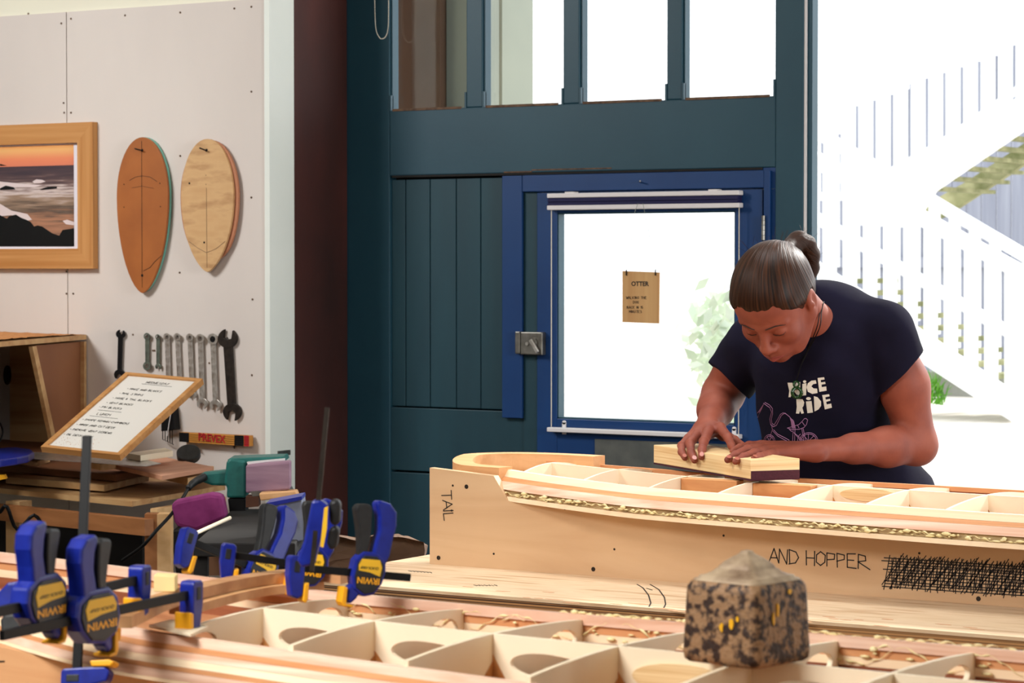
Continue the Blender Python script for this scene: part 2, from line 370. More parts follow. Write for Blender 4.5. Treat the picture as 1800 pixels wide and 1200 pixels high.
# door edge: pale weather strip and steel track edge
obj('edge_strip', box(NB(), (xs[9]+.0005, YD+.004, .05), (xs[9]+.007, YD+.03, ztop)), M['alu'], door)
obj('edge_strip', box(NB(), (xs[9]+.0075, YD+.01, .05), (xs[9]+.022, YD+.045, ztop)), M['blue'], door)
# chips of worn paint above the wicket
obj('chipped_edge', box(NB(), (X(886), YD-.0015, zr_+.001), (X(935), YD+.001, zr_+.005)), M['worn_wood'], door)
obj('chipped_edge', box(NB(), (X(935), YD-.0015, zr_+.006), (X(1075), YD+.001, zr_+.0095)), M['worn_wood'], door)
obj('top_gap', box(NB(), (X(690), YD-.001, zr_-.006), (X(1340), YD+.001, zr_+.0005)), M['dark'], door)

# wicket door
wk = thing('door_2', None, None, (X(1140), YD, 0)); tag(wk, kind='structure')
wx0, wx1 = X(886), X(1356)
zt = zr_-.008
Yf = YD-.012
bm = NB(); zend = zy(900, 734)
box(bm, (wx0, Yf, zend), (X(921), YD-.001, zt)); box(bm, (X(921)+.001, Yf, zy(1000, 336)), (X(1345), YD-.001, zt)); box(bm, (X(1345), Yf, .3), (wx1, YD-.001, zt))
obj('door_casing', bm, M['blue3'], wk, bevel=.002)
obj('door_stop', box(NB(), (X(921), YD+.0005, .1), (X(944), YD+.03, zt)), M['blue2'], wk)
Yl = YD-.004
lx0, lx1 = X(945), X(1341); lz1 = zy(1000, 337)-.002
gx0, gx1 = X(980), X(1293); gz0 = zy(980, 735); gz1 = zy(980, 374)
bm = NB()
box(bm, (lx0, Yl, .08), (gx0, Yl+.04, lz1)); box(bm, (gx1, Yl, .08), (lx1, Yl+.04, lz1))
box(bm, (gx0, Yl, .08), (gx1, Yl+.04, gz0)); box(bm, (gx0, Yl, gz1), (gx1, Yl+.04, lz1))
obj('door_leaf', bm, M['blue3'], wk, bevel=.002)
bm = NB(); e = .008
for a, b in (((gx0, gz0), (gx0+.004, gz1)), ((gx1-.004, gz0), (gx1, gz1)), ((gx0, gz0), (gx1, gz0+.004)), ((gx0, gz1-.004), (gx1, gz1))):
    box(bm, (a[0], Yl+.004, a[1]), (b[0], Yl+.036, b[1]))
obj('glazing_bead', bm, M['blue'], wk)
bm = NB(); box(bm, (X(921), YD+.002, lz1+.001), (X(1363), YD+.045, zr_-.0005)); box(bm, (lx1+.001, YD+.002, .1), (X(1363), YD+.045, lz1))
obj('door_lining', bm, M['blue3'], wk)
obj('window_pane', box(NB(), (gx0, Yl+.018, gz0), (gx1, Yl+.022, gz1)), M['glass'], wk)
obj('kick_plate', box(NB(), (X(1048), Yl-.003, zy(1048, 900)), (X(1300), Yl-.0005, zy(1048, 771))), M['kick'], wk)
bm = NB(); hx = X(1346)
for k in range(5):
    z1 = zy(1346, 379)-k*.0135; tube(bm, [(hx, Yf-.004, z1), (hx, Yf-.004, z1-.0125)], .0055, 12)
obj('hinge', bm, M['steel'], wk, smooth=False)
# rim lock
lk = thing('rim_lock', 'silver rim lock with angled turn knob on blue door beside the window', 'lock', onY(936, 602, Yl))
a = onY(913, 580, Yl); b = onY(960, 622, Yl)
xa, xb, za, zb = a.x, b.x, onY(936, 583, Yl).z, onY(936, 623, Yl).z
obj('lock_case', box(NB(), (xa+.018, Yl-.024, zb), (xb, Yl-.0005, za)), M['steel'], lk, bevel=.003)
obj('strike_box', box(NB(), (xa, Yl-.026, zb+.002), (xa+.017, Yl-.0005, za+.001)), M['steel'], lk, bevel=.003)
c = Vector(((xa+xb)/2+.018, Yl-.024, (za+zb)/2+.003))
obj('knob_base', disc(NB(), c, (0, -1, 0), .0135, .005, 24), M['steel'], lk)
bm = NB(); bar(bm, c+Vector((-.006, -.009, .008)), c+Vector((.02, -.011, -.028)), .011, .008, Vector((0, -1, 0))); obj('turn_knob', bm, M['chrome'], lk, bevel=.002)
obj('keyhole_button', disc(NB(), c+Vector((-.022, 0, -.004)), (0, -1, 0), .005, .003, 14), M['chrome'], lk)

# roller blind on the wicket
bl = thing('roller_blind', 'navy pleated blind drawn up between two white rails over door window', 'blind', onY(1130, 350, YD-.03))
Yb = YD-.035
bx0, bx1 = X(961, Yb), X(1298, Yb)
zz = [zy(961, y, Yb) for y in (340, 348, 361, 369)]
obj('head_rail', box(NB(), (bx0, Yb, zz[1]), (bx1, Yl-.002, zz[0])), M['alu'], bl, bevel=.002)
bm = NB()
for k in range(4):
    z0 = zz[2]+(zz[1]-zz[2])*k/4; box(bm, (bx0+.002, Yb+.004*(k % 2), z0), (bx1-.004, Yl-.004, z0+(zz[1]-zz[2])/4-.0003))
obj('pleated_fabric', bm, M['navy'], bl)
obj('middle_rail', box(NB(), (bx0, Yb, zz[3]), (bx1, Yl-.002, zz[2])), M['alu'], bl, bevel=.002)
for p in (1000, 1252): obj('bracket', box(NB(), (X(p-8, Yb), Yb+.002, zz[0]), (X(p+8, Yb), Yl-.003, zz[0]+.004)), M['alu'], bl)
zb0 = zy(965, 751, Yb)
for p in (966, 1296):
    obj('guide_cord', tube(NB(), [(X(p, Yb), Yb+.01, zz[3]), (X(p, Yb), Yb+.01, zb0)], .0014, 6), M['bead'], bl)
bm = NB()
pr = [Vector((bx0, Yb, zb0)), Vector((bx1, Yb, zb0)), Vector((bx1, Yb, zb0-.0125)), Vector((bx0, Yb, zb0-.0125))]
prism(bm, pr, (0, .028, 0)); obj('bottom_rail', bm, M['alu'], bl, bevel=.002)
for p in (983, 1283):
    bm = NB(); box(bm, (X(p, Yb)-.006, Yl-.004, zb0-.02), (X(p, Yb)+.006, Yl-.0005, zb0+.014)); disc(bm, (X(p, Yb), Yl-.004, zb0+.014), (0, 1, 0), .006, .0035, 16)
    obj('cord_bracket', bm, M['alu'], bl)
# nails
nl = obj('nail', tube(NB(), [onY(1125, 320, Yf)+Vector((0, 0, 0)), onY(1125, 318, Yf-.02)], .0022, 8), M['chrome'], label='small nail in blue door casing above the hanging sign', cat='nail')
# OTTER sign
ys = YD-.05
sg = thing('hanging_sign', 'small plywood OTTER sign hung on a string in the door window', 'sign', onY(1127, 522, ys))
obj('sign_board', ppoly(NB(), [(1094, 476), (1159, 478.5), (1158, 568.5), (1094, 566)], ys, .004), M['signwood'], sg)
n_ = (0, -1, 0)
bm = text_bm('OTTER', .0175, bold=.0006)
mt = Matrix.Translation(onY(1125, 499, ys)+Vector((0, -.0004, 0))) @ Matrix.Rotation(R(90), 4, 'X'); bm.transform(mt)
obj('sign_lettering', bm, M['pencil'], sg, normals=False)
bm = NB()
for s, px, py, h in (('WALKING THE', 1101, 525, .0085), ('DOG', 1113, 533, .0085), ('BACK IN 15', 1102, 542, .0085), ('MINUTES', 1106, 549.5, .0085)):
    write(bm, s, onY(px, py, ys), (1, 0, 0), (0, 0, 1), h*.8, .00045, n_, adv=1.03, jit=.05)
obj('handwriting', bm, M['pencil'], sg)
for px, tx in ((1101, 1116), (1152, 1133)):
    obj('string', tube(NB(), [onY(px, 481, ys-.001), onY(px+1, 474, ys), onY(tx, 372, ys-.002), onY((tx+1127)/2, 357, ys+.01)], .0007, 5), M['string'], sg)
    obj('knot', tube(NB(), [onY(px, 484, ys-.002), onY(px, 474, ys-.003)], .0018, 6), M['black'], sg)
# bead chain
bm = NB(); yc = YD-.04
ps = [onY(658, -60, yc), onY(659, 20, yc), onY(661, 52, yc), onY(667, 66, yc), onY(672, 68, yc), onY(678, 64, yc), onY(682, 50, yc), onY(683, 20, yc), onY(683, -60, yc)]
sp = spline(ps, 400); acc = 0
for i in range(len(sp)-1):
    acc += (sp[i+1]-sp[i]).length
    if acc > .0042: acc = 0; bmesh.ops.create_icosphere(bm, subdivisions=1, radius=.0019, matrix=Matrix.Translation(sp[i]))
tube(bm, sp[::6], .0006, 4)
obj('bead_chain', bm, M['bead'], label='beaded blind chain hanging in a loop before the dark teal door', cat='blind chain')

# ------------------------------------------------------------------ outdoors
bm = NB(); g = [(-14, YD+.1, .28), (10, YD+.1, .28), (10, 11, .72), (-14, 11, .72)]
v = [bm.verts.new(p) for p in g]; bm.faces.new(v); v2 = [bm.verts.new(p) for p in ((10, 40, .78), (-30, 40, .78))]; bm.faces.new((v[3], v[2], v2[0], v2[1]))
obj('ground', bm, M['out_ground'], kind='structure')
obj('timber_post', box(NB(), (X(640, 6.8), 6.75, .3), (X(789, 6.8), 6.95, 3.6)), M['timber_out'], label='dark brown timber upright outside the first high window', cat='post')
obj('garage_pillar', box(NB(), (X(789, 6.8)+.005, 6.78, .3), (X(830, 6.8), 6.96, 3.6)), M['beige_out'], label='narrow taupe pillar beside the brown timber upright outside', cat='pillar')
obj('rendered_pillar', box(NB(), (X(835, 7.4), 7.3, .3), (X(910, 7.4), 7.5, 3.6)), M['beige_out'], label='pale rendered pillar seen through the second high window', cat='pillar')
# staircase
YS = 12.0
sc_ = thing('outdoor_staircase', 'white timber staircase with two flights beyond the open doorway', 'staircase', onY(1600, 720, YS))
def LN(a, b): return lambda x: a[1]+(b[1]-a[1])*(x-a[0])/(b[0]-a[0])
# lower flight descending to the right
rT = LN((1420, 262), (1800, 472)); rB = LN((1420, 290), (1800, 497))
sT = LN((1420, 450), (1780, 690)); sB = LN((1420, 508), (1780, 742))
obj('handrail', ppoly(NB(), [(1405, rT(1405)), (1800, rT(1800)), (1800, rB(1800)), (1405, rB(1405))], YS-.03, .09), M['out_white'], sc_)
obj('stringer', ppoly(NB(), [(1380, sT(1380)), (1780, sT(1780)), (1780, sB(1780)), (1380, sB(1380))], YS+.02, .05), M['out_white'], sc_)
for i in range(11):
    x = 1421+35.5*i
    obj('baluster', ppoly(NB(), [(x-10.5, rB(x)-8), (x+10.5, rB(x)-8), (x+10.5, sT(x)+20), (x-10.5, sT(x)+20)], YS-.01, .028), M['out_white'], sc_)
obj('newel_post', ppoly(NB(), [(1782, 462), (1830, 462), (1830, 760), (1782, 760)], YS-.05, .12), M['out_white'], sc_)
for i in range(11):
    x = 1450+32*i; y = sT(x)+20
    obj('tread', prism(NB(), [onY(x-20, y, YS+.07), onY(x+14, y, YS+.07), onY(x+14, y+9, YS+.07), onY(x-20, y+9, YS+.07)], (0, .85, 0)), M['out_green'], sc_)
# rear balustrade of the lower flight
YR = 12.98
r2T = LN((1600, 322), (1800, 441)); r2B = LN((1600, 343), (1800, 462))
obj('handrail', ppoly(NB(), [(1430, r2T(1430)), (1830, r2T(1830)), (1830, r2B(1830)), (1430, r2B(1430))], YR, .09), M['out_white'], sc_)
for i in range(10):
    x = 1421+35.5*i+7
    obj('baluster', ppoly(NB(), [(x-9, r2B(x)-6), (x+9, r2B(x)-6), (x+9, sT(x)-10), (x-9, sT(x)-10)], YR+.02, .028), M['out_white'], sc_)
obj('bottom_rail', ppoly(NB(), [(1430, r2T(1430)+150), (1800, r2T(1800)+150), (1800, r2B(1800)+150), (1430, r2B(1430)+150)], YR+.01, .05), M['out_white'], sc_)
# upper flight rising to the right
YU = 13.3
uT = LN((1590, 270), (1800, 130)); uB = LN((1590, 370), (1800, 226))
uh = LN((1420, 165), (1800, 20))
ub = LN((1420, 240), (1800, 68))
obj('stringer', ppoly(NB(), [(1500, 395), (1500, 330), (1830, uT(1830)+38), (1830, uB(1830)), (1640, uB(1640)), (1600, 400)], YU, .06), M['out_white'], sc_)
obj('stringer', ppoly(NB(), [(1600, 400), (1660, 380), (1830, 268), (1830, 232), (1700, 318), (1600, 375)], YU+.9, .06), M['out_green'], sc_)
for i in range(9):
    x = 1640+26*i; y = uB(x)
    obj('tread', prism(NB(), [onY(x-15, y-8, YU+.07), onY(x+16, y-8, YU+.07), onY(x+16, y-1, YU+.07), onY(x-15, y-1, YU+.07)], (0, .82, 0)), M['out_green'], sc_)
obj('handrail', ppoly(NB(), [(1405, uh(1405)), (1830, uh(1830)), (1830, uh(1830)+24), (1405, uh(1405)+24)], YU-.03, .09), M['out_white'], sc_)
for i in range(13):
    x = 1428+30.7*i
    obj('baluster', ppoly(NB(), [(x-11, uh(x)+10), (x+11, uh(x)+10), (x+11, min(uT(x)+48, 345)), (x-11, min(uT(x)+48, 345))], YU-.01, .028), M['out_white'], sc_)
obj('bottom_rail', ppoly(NB(), [(1405, 338), (1520, 338), (1830, uT(1830)+10), (1830, uT(1830)+24), (1520, 352), (1405, 352)], YU-.012, .03), M['out_white'], sc_)
# fence of weathered boards
fe = thing('board_fence', 'weathered grey board fence behind the white staircase', 'fence', onY(1750, 400, 15.5))
YF = 15.5
fx = onY(1400, 400, YF).x; k = 0; f0_, f1_ = onY(1400, 400, YF).x, onY(1850, 400, YF).x
while fx < onY(1850, 400, YF).x:
    pxf = 1400+450*(fx-f0_)/(f1_-f0_); ytop = 235 if pxf < 1500 else uh(pxf)+52
    obj('fence_board', box(NB(), (fx, YF, .7), (fx+.092, YF+.02, onY(pxf, ytop, YF).z)), M['out_grey'], fe); fx += .1; k += 1
obj('fence_rail', box(NB(), (onY(1400, 400, YF).x, YF-.04, zy(1600, 470, YF)), (fx, YF-.002, zy(1600, 452, YF))), M['out_grey'], fe)
obj('low_block_wall', box(NB(), (X(1560, 14.2), 14.2, .6), (X(1850, 14.2), 14.4, zy(1700, 655, 14.2))), M['out_block'], label='low grey block wall under the white staircase', cat='wall')
bm = NB()
for i in range(60):
    b = onZ(random.uniform(1622, 1665), random.uniform(700, 712), .76); b = at(random.uniform(1624, 1662), random.uniform(695, 712), 12.9)
    t = b+Vector((random.uniform(-.07, .07), random.uniform(-.04, .04), random.uniform(.04, .17))); mid = (b+t)/2+Vector((random.uniform(-.02, .02), 0, .02))
    tube(bm, [b, mid, t], [.004, .003, .0006], 4)
obj('grass_tuft', bm, M['leaf'], label='bright green grass tuft at the foot of white staircase', cat='grass', kind='stuff')
# shrub seen faintly through wicket window
bm = NB()
for i in range(260):
    c = at(random.gauss(1265, 22), random.gauss(600, 42), 9.6+random.uniform(-.3, .3)); d = Vector((random.uniform(-1, 1), random.uniform(-1, 1), random.uniform(-1, 1))).normalized()
    s = d.orthogonal().normalized()*.018; prism(bm, [c-d*.04, c+s, c+d*.04, c-s], d.cross(s).normalized()*.001)
M['pale_leaf'] = mat('pale_leaf', (222, 232, 214), (206, 220, 200), .6, scale=20)
for i in range(14):
    a = at(1265+random.uniform(-8, 8), 860, 9.6); b = at(random.gauss(1265, 22), random.gauss(600, 35), 9.6+random.uniform(-.2, .2)); tube(bm, [a, (a+b)/2+Vector((.02, 0, .03)), b], [.008, .006, .002], 5)
obj('garden_shrub', bm, M['pale_leaf'], label='pale sunlit shrub outside seen through the door window', cat='shrub')
TWD_ = -FW

# ------------------------------------------------------------------ far table and board under work
ZT2 = Z(-.616)
tb = thing('work_table', 'long plywood work table carrying the far surfboard frame', 'table', (-1.5, 4.45, 0))
tx0, tx1, ty0, ty1 = -3.0, 0.6, 4.04, 4.86
tt = obj('table_top', box(NB(), (tx0, ty0, ZT2-.006), (tx1, ty1, ZT2)), M['table'], tb)
obj('ply_edge', box(NB(), (tx0, ty0+.0005, ZT2-.024), (tx1, ty1, ZT2-.006)), M['ply_edge'], tb)
obj('lower_sheet', box(NB(), (tx0+.05, ty0+.012, ZT2-.045), (tx1, ty1, ZT2-.026)), M['ply_edge'], tb)
obj('lower_sheet', box(NB(), (tx0+.3, ty0-.04, ZT2-.062), (tx1, ty1, ZT2-.047)), M['pine'], tb)
for x in (-2.8, -1.2, .4):
    for y in (4.1, 4.78): obj('leg', box(NB(), (x-.04, y-.04, 0), (x+.04, y+.04, ZT2-.064)), M['pine'], tb)
# pencil marks on the table
bm = NB()
for pts in ([(1120, 1027), (1130, 1033), (1140, 1046), (1144, 1060), (1141, 1066)], [(1143, 1027), (1158, 1036), (1168, 1050), (1170, 1062), (1167, 1068)], [(1137, 1034), (1146, 1037)]):
    ribbon(bm, [onZ(x, y, ZT2) for x, y in pts], .0012, UP)
for i in range(14):
    x = 833+i*3.0; ribbon(bm, [onZ(x, 1028+(i % 3)*.5, ZT2), onZ(x+1.6, 1028.5+(i % 2), ZT2)], .0008, UP)
    x = 718+i*3.0; ribbon(bm, [onZ(x, 1003+i*.2, ZT2), onZ(x+1.8, 1003.5+(i % 2)+i*.2, ZT2)], .0008, UP)
obj('pencil_mark', bm, M['pencil'], tb)
# stains
M['stain'] = mat('brown_stain', (186, 132, 96), (204, 156, 118), .6, scale=40)
bm = NB()
for i in range(26):
    px = random.uniform(800, 1780); py = 1005+(px-757)*.08+random.uniform(18, 36)
    c = onZ(px, py, ZT2); a = random.uniform(.01, .028)
    prism(bm, [c+Vector((a*math.cos(t)*random.uniform(.6, 1), .004*math.sin(t)*random.uniform(.6, 1.2), .0001)) for t in [k*math.pi/5 for k in range(10)]], (0, 0, .0003))
obj('stain', bm, M['stain'], tb, kind='stuff')

class Board:
    pass
def make_board(label, yc, nodes, hwn, hwf, dz, drop, xa, xb, strips_near, far_pink, spec, group):
    """nodes: X of ribs. hwn/hwf: half width tables towards/away from the lens. dz: deck height table"""
    root = thing('surfboard_frame', label, 'surfboard', ((xa+xb)/2, yc, Z(pinterp(dz, xb))-.06))
    H = lambda x: Z(smooth_interp(dz, x)); N = lambda x: smooth_interp(hwn, x); F = lambda x: smooth_interp(hwf, x)
    th = spec['th']; xsn = [xa+(xb-xa)*i/70 for i in range(71)]
    # bottom skin
    bm = NB(); prev = None
    for x in xsn:
        z = H(x)-th; r = [bm.verts.new((x, yc-N(x)-.02, z+.012)), bm.verts.new((x, yc-N(x)*.5, z)), bm.verts.new((x, yc+F(x)*.5, z)), bm.verts.new((x, yc+F(x)+.02, z+.012))]
        r += [bm.verts.new(v.co-Vector((0, 0, .006))) for v in r[::-1]]
        if prev:
            for k in range(8): bm.faces.new((prev[k], r[k], r[(k+1) % 8], prev[(k+1) % 8]))
        else: bm.faces.new(r)
        prev = r
    bm.faces.new(prev[::-1])
    obj('bottom_skin', bm, M['skin_wood'], root, smooth=False)
    # stringer in bays with oval openings
    sw = .003
    xs_ = [nodes[0]-.0]+list(nodes[1:])
    bays = [(xa+.03 if spec.get('stub') else nodes[0], nodes[0])] if spec.get('stub') else []
    bays += [(a, b) for a, b in zip(nodes[:-1], nodes[1:])]
    bm = NB()
    for bi, (a, b) in enumerate(bays):
        n = 14; hole = spec['sh'](bi)
        top = lambda x: H(x); bot = lambda x: H(x)-th
        if hole:
            cx, rx, rz = a+(b-a)*.5, (b-a)*.34, .013; cz = lambda: (top(cx)+bot(cx))/2-.001
            m = 28; inner = []; outer = []
            for k in range(m):
                t = 2*math.pi*k/m; ct, st = math.cos(t), math.sin(t)
                inner.append((cx+rx*ct, cz()+rz*st*(1-.25*ct)))
                # ray to rectangle
                wx, wz = (b-a)/2, th/2; s = min(wx/abs(ct) if abs(ct) > 1e-6 else 9, wz/abs(st) if abs(st) > 1e-6 else 9)
                ox = cx+ct*s; u = (st*s)/wz; ox = min(max(ox, a), b); oz = bot(ox)+(top(ox)-bot(ox))*(u+1)/2
                outer.append((ox, oz))
            # snap corners
            for (qx, qz) in ((a, 1), (b, 1), (a, -1), (b, -1)):
                tgt = (qx, top(qx) if qz > 0 else bot(qx)); j = min(range(m), key=lambda k: (outer[k][0]-tgt[0])**2+(outer[k][1]-tgt[1])**2); outer[j] = tgt
            L = []
            for y in (yc-sw, yc+sw):
                L.append(([bm.verts.new((p[0], y, p[1])) for p in inner], [bm.verts.new((p[0], y, p[1])) for p in outer]))
            for k in range(m):
                j = (k+1) % m
                for s in (0, 1): bm.faces.new((L[s][0][k], L[s][0][j], L[s][1][j], L[s][1][k]))
                bm.faces.new((L[0][0][k], L[0][0][j], L[1][0][j], L[1][0][k])); bm.faces.new((L[0][1][k], L[0][1][j], L[1][1][j], L[1][1][k]))
        else:
            q = [(a+(b-a)*i/4, top(a+(b-a)*i/4)) for i in range(5)]+[(b, bot(b)), (a, bot(a))]
            prism(bm, [(x, yc-sw, z) for x, z in q], (0, 2*sw, 0))
    obj('stringer', bm, M['rib'], root)
    # ribs, each side of the stringer its own arc with a hole near the rail
    for ni, x0 in enumerate(nodes):
        bm = NB(); H0 = H(x0)
        for sgn, hw in ((-1, N(x0)), (1, F(x0))):
            m = 30; fn = lambda u: H0-drop*(u/hw)**2+(.0)*u
            bt = lambda u: H0-th+.012*(u/hw)**2
            hl = spec['rh'](ni, sgn)
            if hl:
                cu, ru, rz = hw*hl[0], hw*hl[1], hl[2]; inner = []; outer = []; cz = (fn(cu)+bt(cu))/2
                for k in range(m):
                    t = 2*math.pi*k/m; ct, st = math.cos(t), math.sin(t)
                    inner.append((cu+ru*ct, cz+rz*st))
                    wl = (hw-cu) if ct > 0 else cu; s = min(wl/abs(ct) if abs(ct) > 1e-6 else 9, (th/2)/abs(st) if abs(st) > 1e-6 else 9)
                    ou = min(max(cu+ct*s, 0), hw); q = min(max(st*s/(th/2), -1), 1); outer.append((ou, bt(ou)+(fn(ou)-bt(ou))*(q+1)/2))
                for tgt in ((0, fn(0)), (0, bt(0)), (hw, fn(hw)), (hw, bt(hw))):
                    j = min(range(m), key=lambda k: (outer[k][0]-tgt[0])**2+(outer[k][1]-tgt[1])**2); outer[j] = tgt
                L = []
                for xx in (x0-sw, x0+sw): L.append(([bm.verts.new((xx, yc+sgn*p[0], p[1])) for p in inner], [bm.verts.new((xx, yc+sgn*p[0], p[1])) for p in outer]))
                for k in range(m):
                    j = (k+1) % m
                    for s in (0, 1): bm.faces.new((L[s][0][k], L[s][0][j], L[s][1][j], L[s][1][k]))
                    bm.faces.new((L[0][0][k], L[0][0][j], L[1][0][j], L[1][0][k])); bm.faces.new((L[0][1][k], L[0][1][j], L[1][1][j], L[1][1][k]))
            else:
                us = [hw*i/12 for i in range(13)]
                q = [(u, fn(u)) for u in us]+[(u, bt(u)) for u in us[::-1]]
                prism(bm, [(x0-sw, yc+sgn*u, z) for u, z in q], (2*sw, 0, 0))
        rb = obj('rib', bm, M['rib'], root)
        # glue squeeze-out in the corners
        gb = NB()
        for sx, sy in ((-1, -1), (1, -1), (-1, 1)):
            hgt = random.uniform(.022, .036)
            prism(gb, [(x0+sx*sw, yc+sy*sw, H0-th), (x0+sx*(sw+.022), yc+sy*sw, H0-th), (x0+sx*(sw+.0), yc+sy*sw, H0-th+hgt)], (0, sy*.0008, 0))
            prism(gb, [(x0+sx*sw, yc+sy*sw, H0-th), (x0+sx*sw, yc+sy*(sw+.034), H0-th), (x0+sx*sw, yc+sy*sw, H0-th+hgt*.8)], (sx*.0008, 0, 0))
        obj('glue_stain', gb, M['glue_stain'], rb)
    # rails
    def sweep(name, m, prof, sgn, hwf_, x0=xa, x1=xb, zoff=0, wob=0, parent=root):
        bm = NB(); prev = None; nseg = 90
        for i in range(nseg+1):
            x = x0+(x1-x0)*i/nseg; e = .0005
            h0 = hwf_(x); sl = (hwf_(x+.01)-hwf_(x-.01))/.02
            nx, ny = -sl, 1.0; ln = math.hypot(nx, ny); nx /= ln; ny /= ln
            zz_ = H(x)-drop+zoff
            r = []
            for (o, z) in prof:
                wv = wob*(math.sin(x*61+o*300)+math.sin(x*143+z*900)*.6) if wob else 0
                r.append(bm.verts.new((x+nx*o, yc+sgn*(h0+ny*o+wv), zz_+z)))
            if prev:
                n = len(r)
                for k in range(n): bm.faces.new((prev[k], r[k], r[(k+1) % n], prev[(k+1) % n]))
            else: bm.faces.new(r)
            prev = r
        bm.faces.new(prev[::-1])
        return obj(name, bm, m, parent)
    for (m, o0, o1, z0, z1, sk) in strips_near:
        sweep('rail_strip', m, [(o0, z0), (o0, z1), (o1, z1), (o1-sk, z0)], -1, N, zoff=spec.get('nz', 0))
    for (m, o0, o1, z0, z1, sk) in far_pink:
        sweep('rail_strip', m, [(o0, z0), (o0, z1), (o1, z1), (o1-sk, z0)], 1, F)
    return root, H, N, F, sweep

def glue_beads(parent, fn, x0, x1, n, r, name='glue_drip'):
    bm = NB(); x = x0; r0_ = random.Random(int(n*7+r*1e5))
    while x < x1:
        L = r0_.uniform(.01, .09); k = max(3, int(L/.003)); ph = r0_.uniform(0, 9)
        ps = []; rs_ = []
        for q in range(k+1):
            xx = x+L*q/k; p, w = fn(xx); ps.append(p+Vector((0, 0, w*.9*math.sin(xx*55+ph)+r*.5*math.sin(xx*310+ph)))); rs_.append(max(.0003, r*(.35+.3*math.sin(xx*420+ph)+.25*math.sin(xx*170))*math.sin(math.pi*(q+.3)/(k+.6))))
        tube(bm, ps, rs_, 6); x += L*r0_.uniform(.55, 1.5)
    n = n//3
    for i in range(n):
        x = random.uniform(x0, x1); p, w = fn(x); rr = r*random.uniform(.4, 1.3)
        bmesh.ops.create_icosphere(bm, subdivisions=1, radius=rr, matrix=Matrix.Translation(p+Vector((random.uniform(-.4, .4)*r, random.uniform(-.3, .3)*r, random.uniform(-1, 1)*w))) @ Matrix.Diagonal((random.uniform(1, 3.2), 1, random.uniform(.5, 1.2), 1)))
    return obj(name, bm, M['glue'], parent, smooth=True, normals=False)

strips = [(M['cedar_l'], -.004, .018, .001, -.012, .010), (M['cedar_d'], .0, .032, -.0123, -.019, .012), (M['cedar_p'], .0, .044, -.0193, -.034, .008), (M['glue_band'], .0, .036, -.0343, -.047, .0), (M['cedar_l'], .0, .046, -.0473, -.056, .002)]
farst = [(M['cedar_d'], -.002, .012, .004, -.005, .003), (M['cedar_r'], .0, .018, -.0053, -.022, -.003), (M['cedar_l'], .0, .026, -.0223, -.030, 0), (M['cedar_r'], .0, .03, -.0303, -.052, 0)]
nod2 = [-2.704+.1587*k for k in range(13)]
hw2 = [(-2.78, .085), (-2.7, .112), (-2.55, .142), (-2.4, .16), (-2.2, .18), (-1.93, .2), (-1.6, .213), (-1, .22), (0, .22)]
dz2 = [(-2.9, -.398), (-2.7, -.409), (-2.55, -.4155), (-2.4, -.423), (-2.08, -.4265), (-1.7, -.431), (-.8, -.436), (0, -.43)]
b2, H2, N2, F2, sweep2 = make_board('surfboard frame under the sanding block, with TAIL board below it', 4.55, nod2, hw2, [(a, b*1.0) for a, b in hw2], dz2, .012, -2.77, -.75, strips, farst,
    dict(th=.055, sh=lambda i: False, rh=lambda i, s: None), None)
glue_beads(b2, lambda x: (Vector((x, 4.55-N2(x)-.044, H2(x)-.012-.041)), .004), -2.75, -1.3, 420, .0032)
glue_beads(b2, lambda x: (Vector((x, 4.55+F2(x)-.004, H2(x)-.012-.026)), .01), -2.6, -1.3, 160, .003)
# filler plate on the stringer (lighter oval patch) and cedar blocks beside the stringer
bm = NB()
cx = (nod2[4]+nod2[5])/2; prism(bm, [(cx+.06*math.cos(t), 4.55-.0035, H2(cx)-.014+.012*math.sin(t)) for t in [k*math.pi/14 for k in range(28)]], (0, -.004, 0))
obj('oval_patch', bm, M['block'], b2)
for k, (a, b) in enumerate(((nod2[2], nod2[3]), (nod2[3], nod2[4]))):
    bm = NB(); z = H2(a)
    box(bm, (a+.004, 4.55-.034, z-.036), (a+.128, 4.55-.0035, z-.002)); box(bm, (a+.004, 4.55-.03, z-.043), (a+.134, 4.55-.0035, z-.0365))
    obj('cedar_block', bm, M['cedar_blk'], b2, bevel=.001)
# horseshoe tail rim
def band(name, pts, w, z0, z1, m, parent, n=40, zf=None):
    sp_ = spline([Vector((a, b, 0)) for a, b in pts], n); bm = NB(); prev = None
    for i, p in enumerate(sp_):
        t = (sp_[min(i+1, n)]-sp_[max(i-1, 0)]).normalized(); s = Vector((-t.y, t.x, 0))*w/2; dzz = zf(p) if zf else 0
        r = [bm.verts.new((p+s)+Vector((0, 0, z1+dzz))), bm.verts.new((p-s)+Vector((0, 0, z1+dzz))), bm.verts.new((p-s)+Vector((0, 0, z0+dzz))), bm.verts.new((p+s)+Vector((0, 0, z0+dzz)))]
        if prev:
            for k in range(4): bm.faces.new((prev[k], r[k], r[(k+1) % 4], prev[(k+1) % 4]))
        else: bm.faces.new(r)
        prev = r
    bm.faces.new(prev[::-1]); return obj(name, bm, m, parent)
zt2 = Z(-.400)
upts = [(-2.655, 4.665), (-2.75, 4.672), (-2.84, 4.655), (-2.895, 4.605), (-2.905, 4.54), (-2.875, 4.48), (-2.82, 4.45), (-2.745, 4.437)]
tr = band('tail_rim', upts, .042, zt2-.036, zt2, M['rim_side'], b2, zf=lambda p: -.012*max(0, min(1, (4.56-p.y)/.1)))
band('tail_base', [(x-.012 if x < -2.85 else x, y+(.012 if y > 4.55 else -.012)) for x, y in upts], .05, zt2-.052, zt2-.037, M['cedar_l'], b2, zf=lambda p: -.012*max(0, min(1, (4.56-p.y)/.1)))
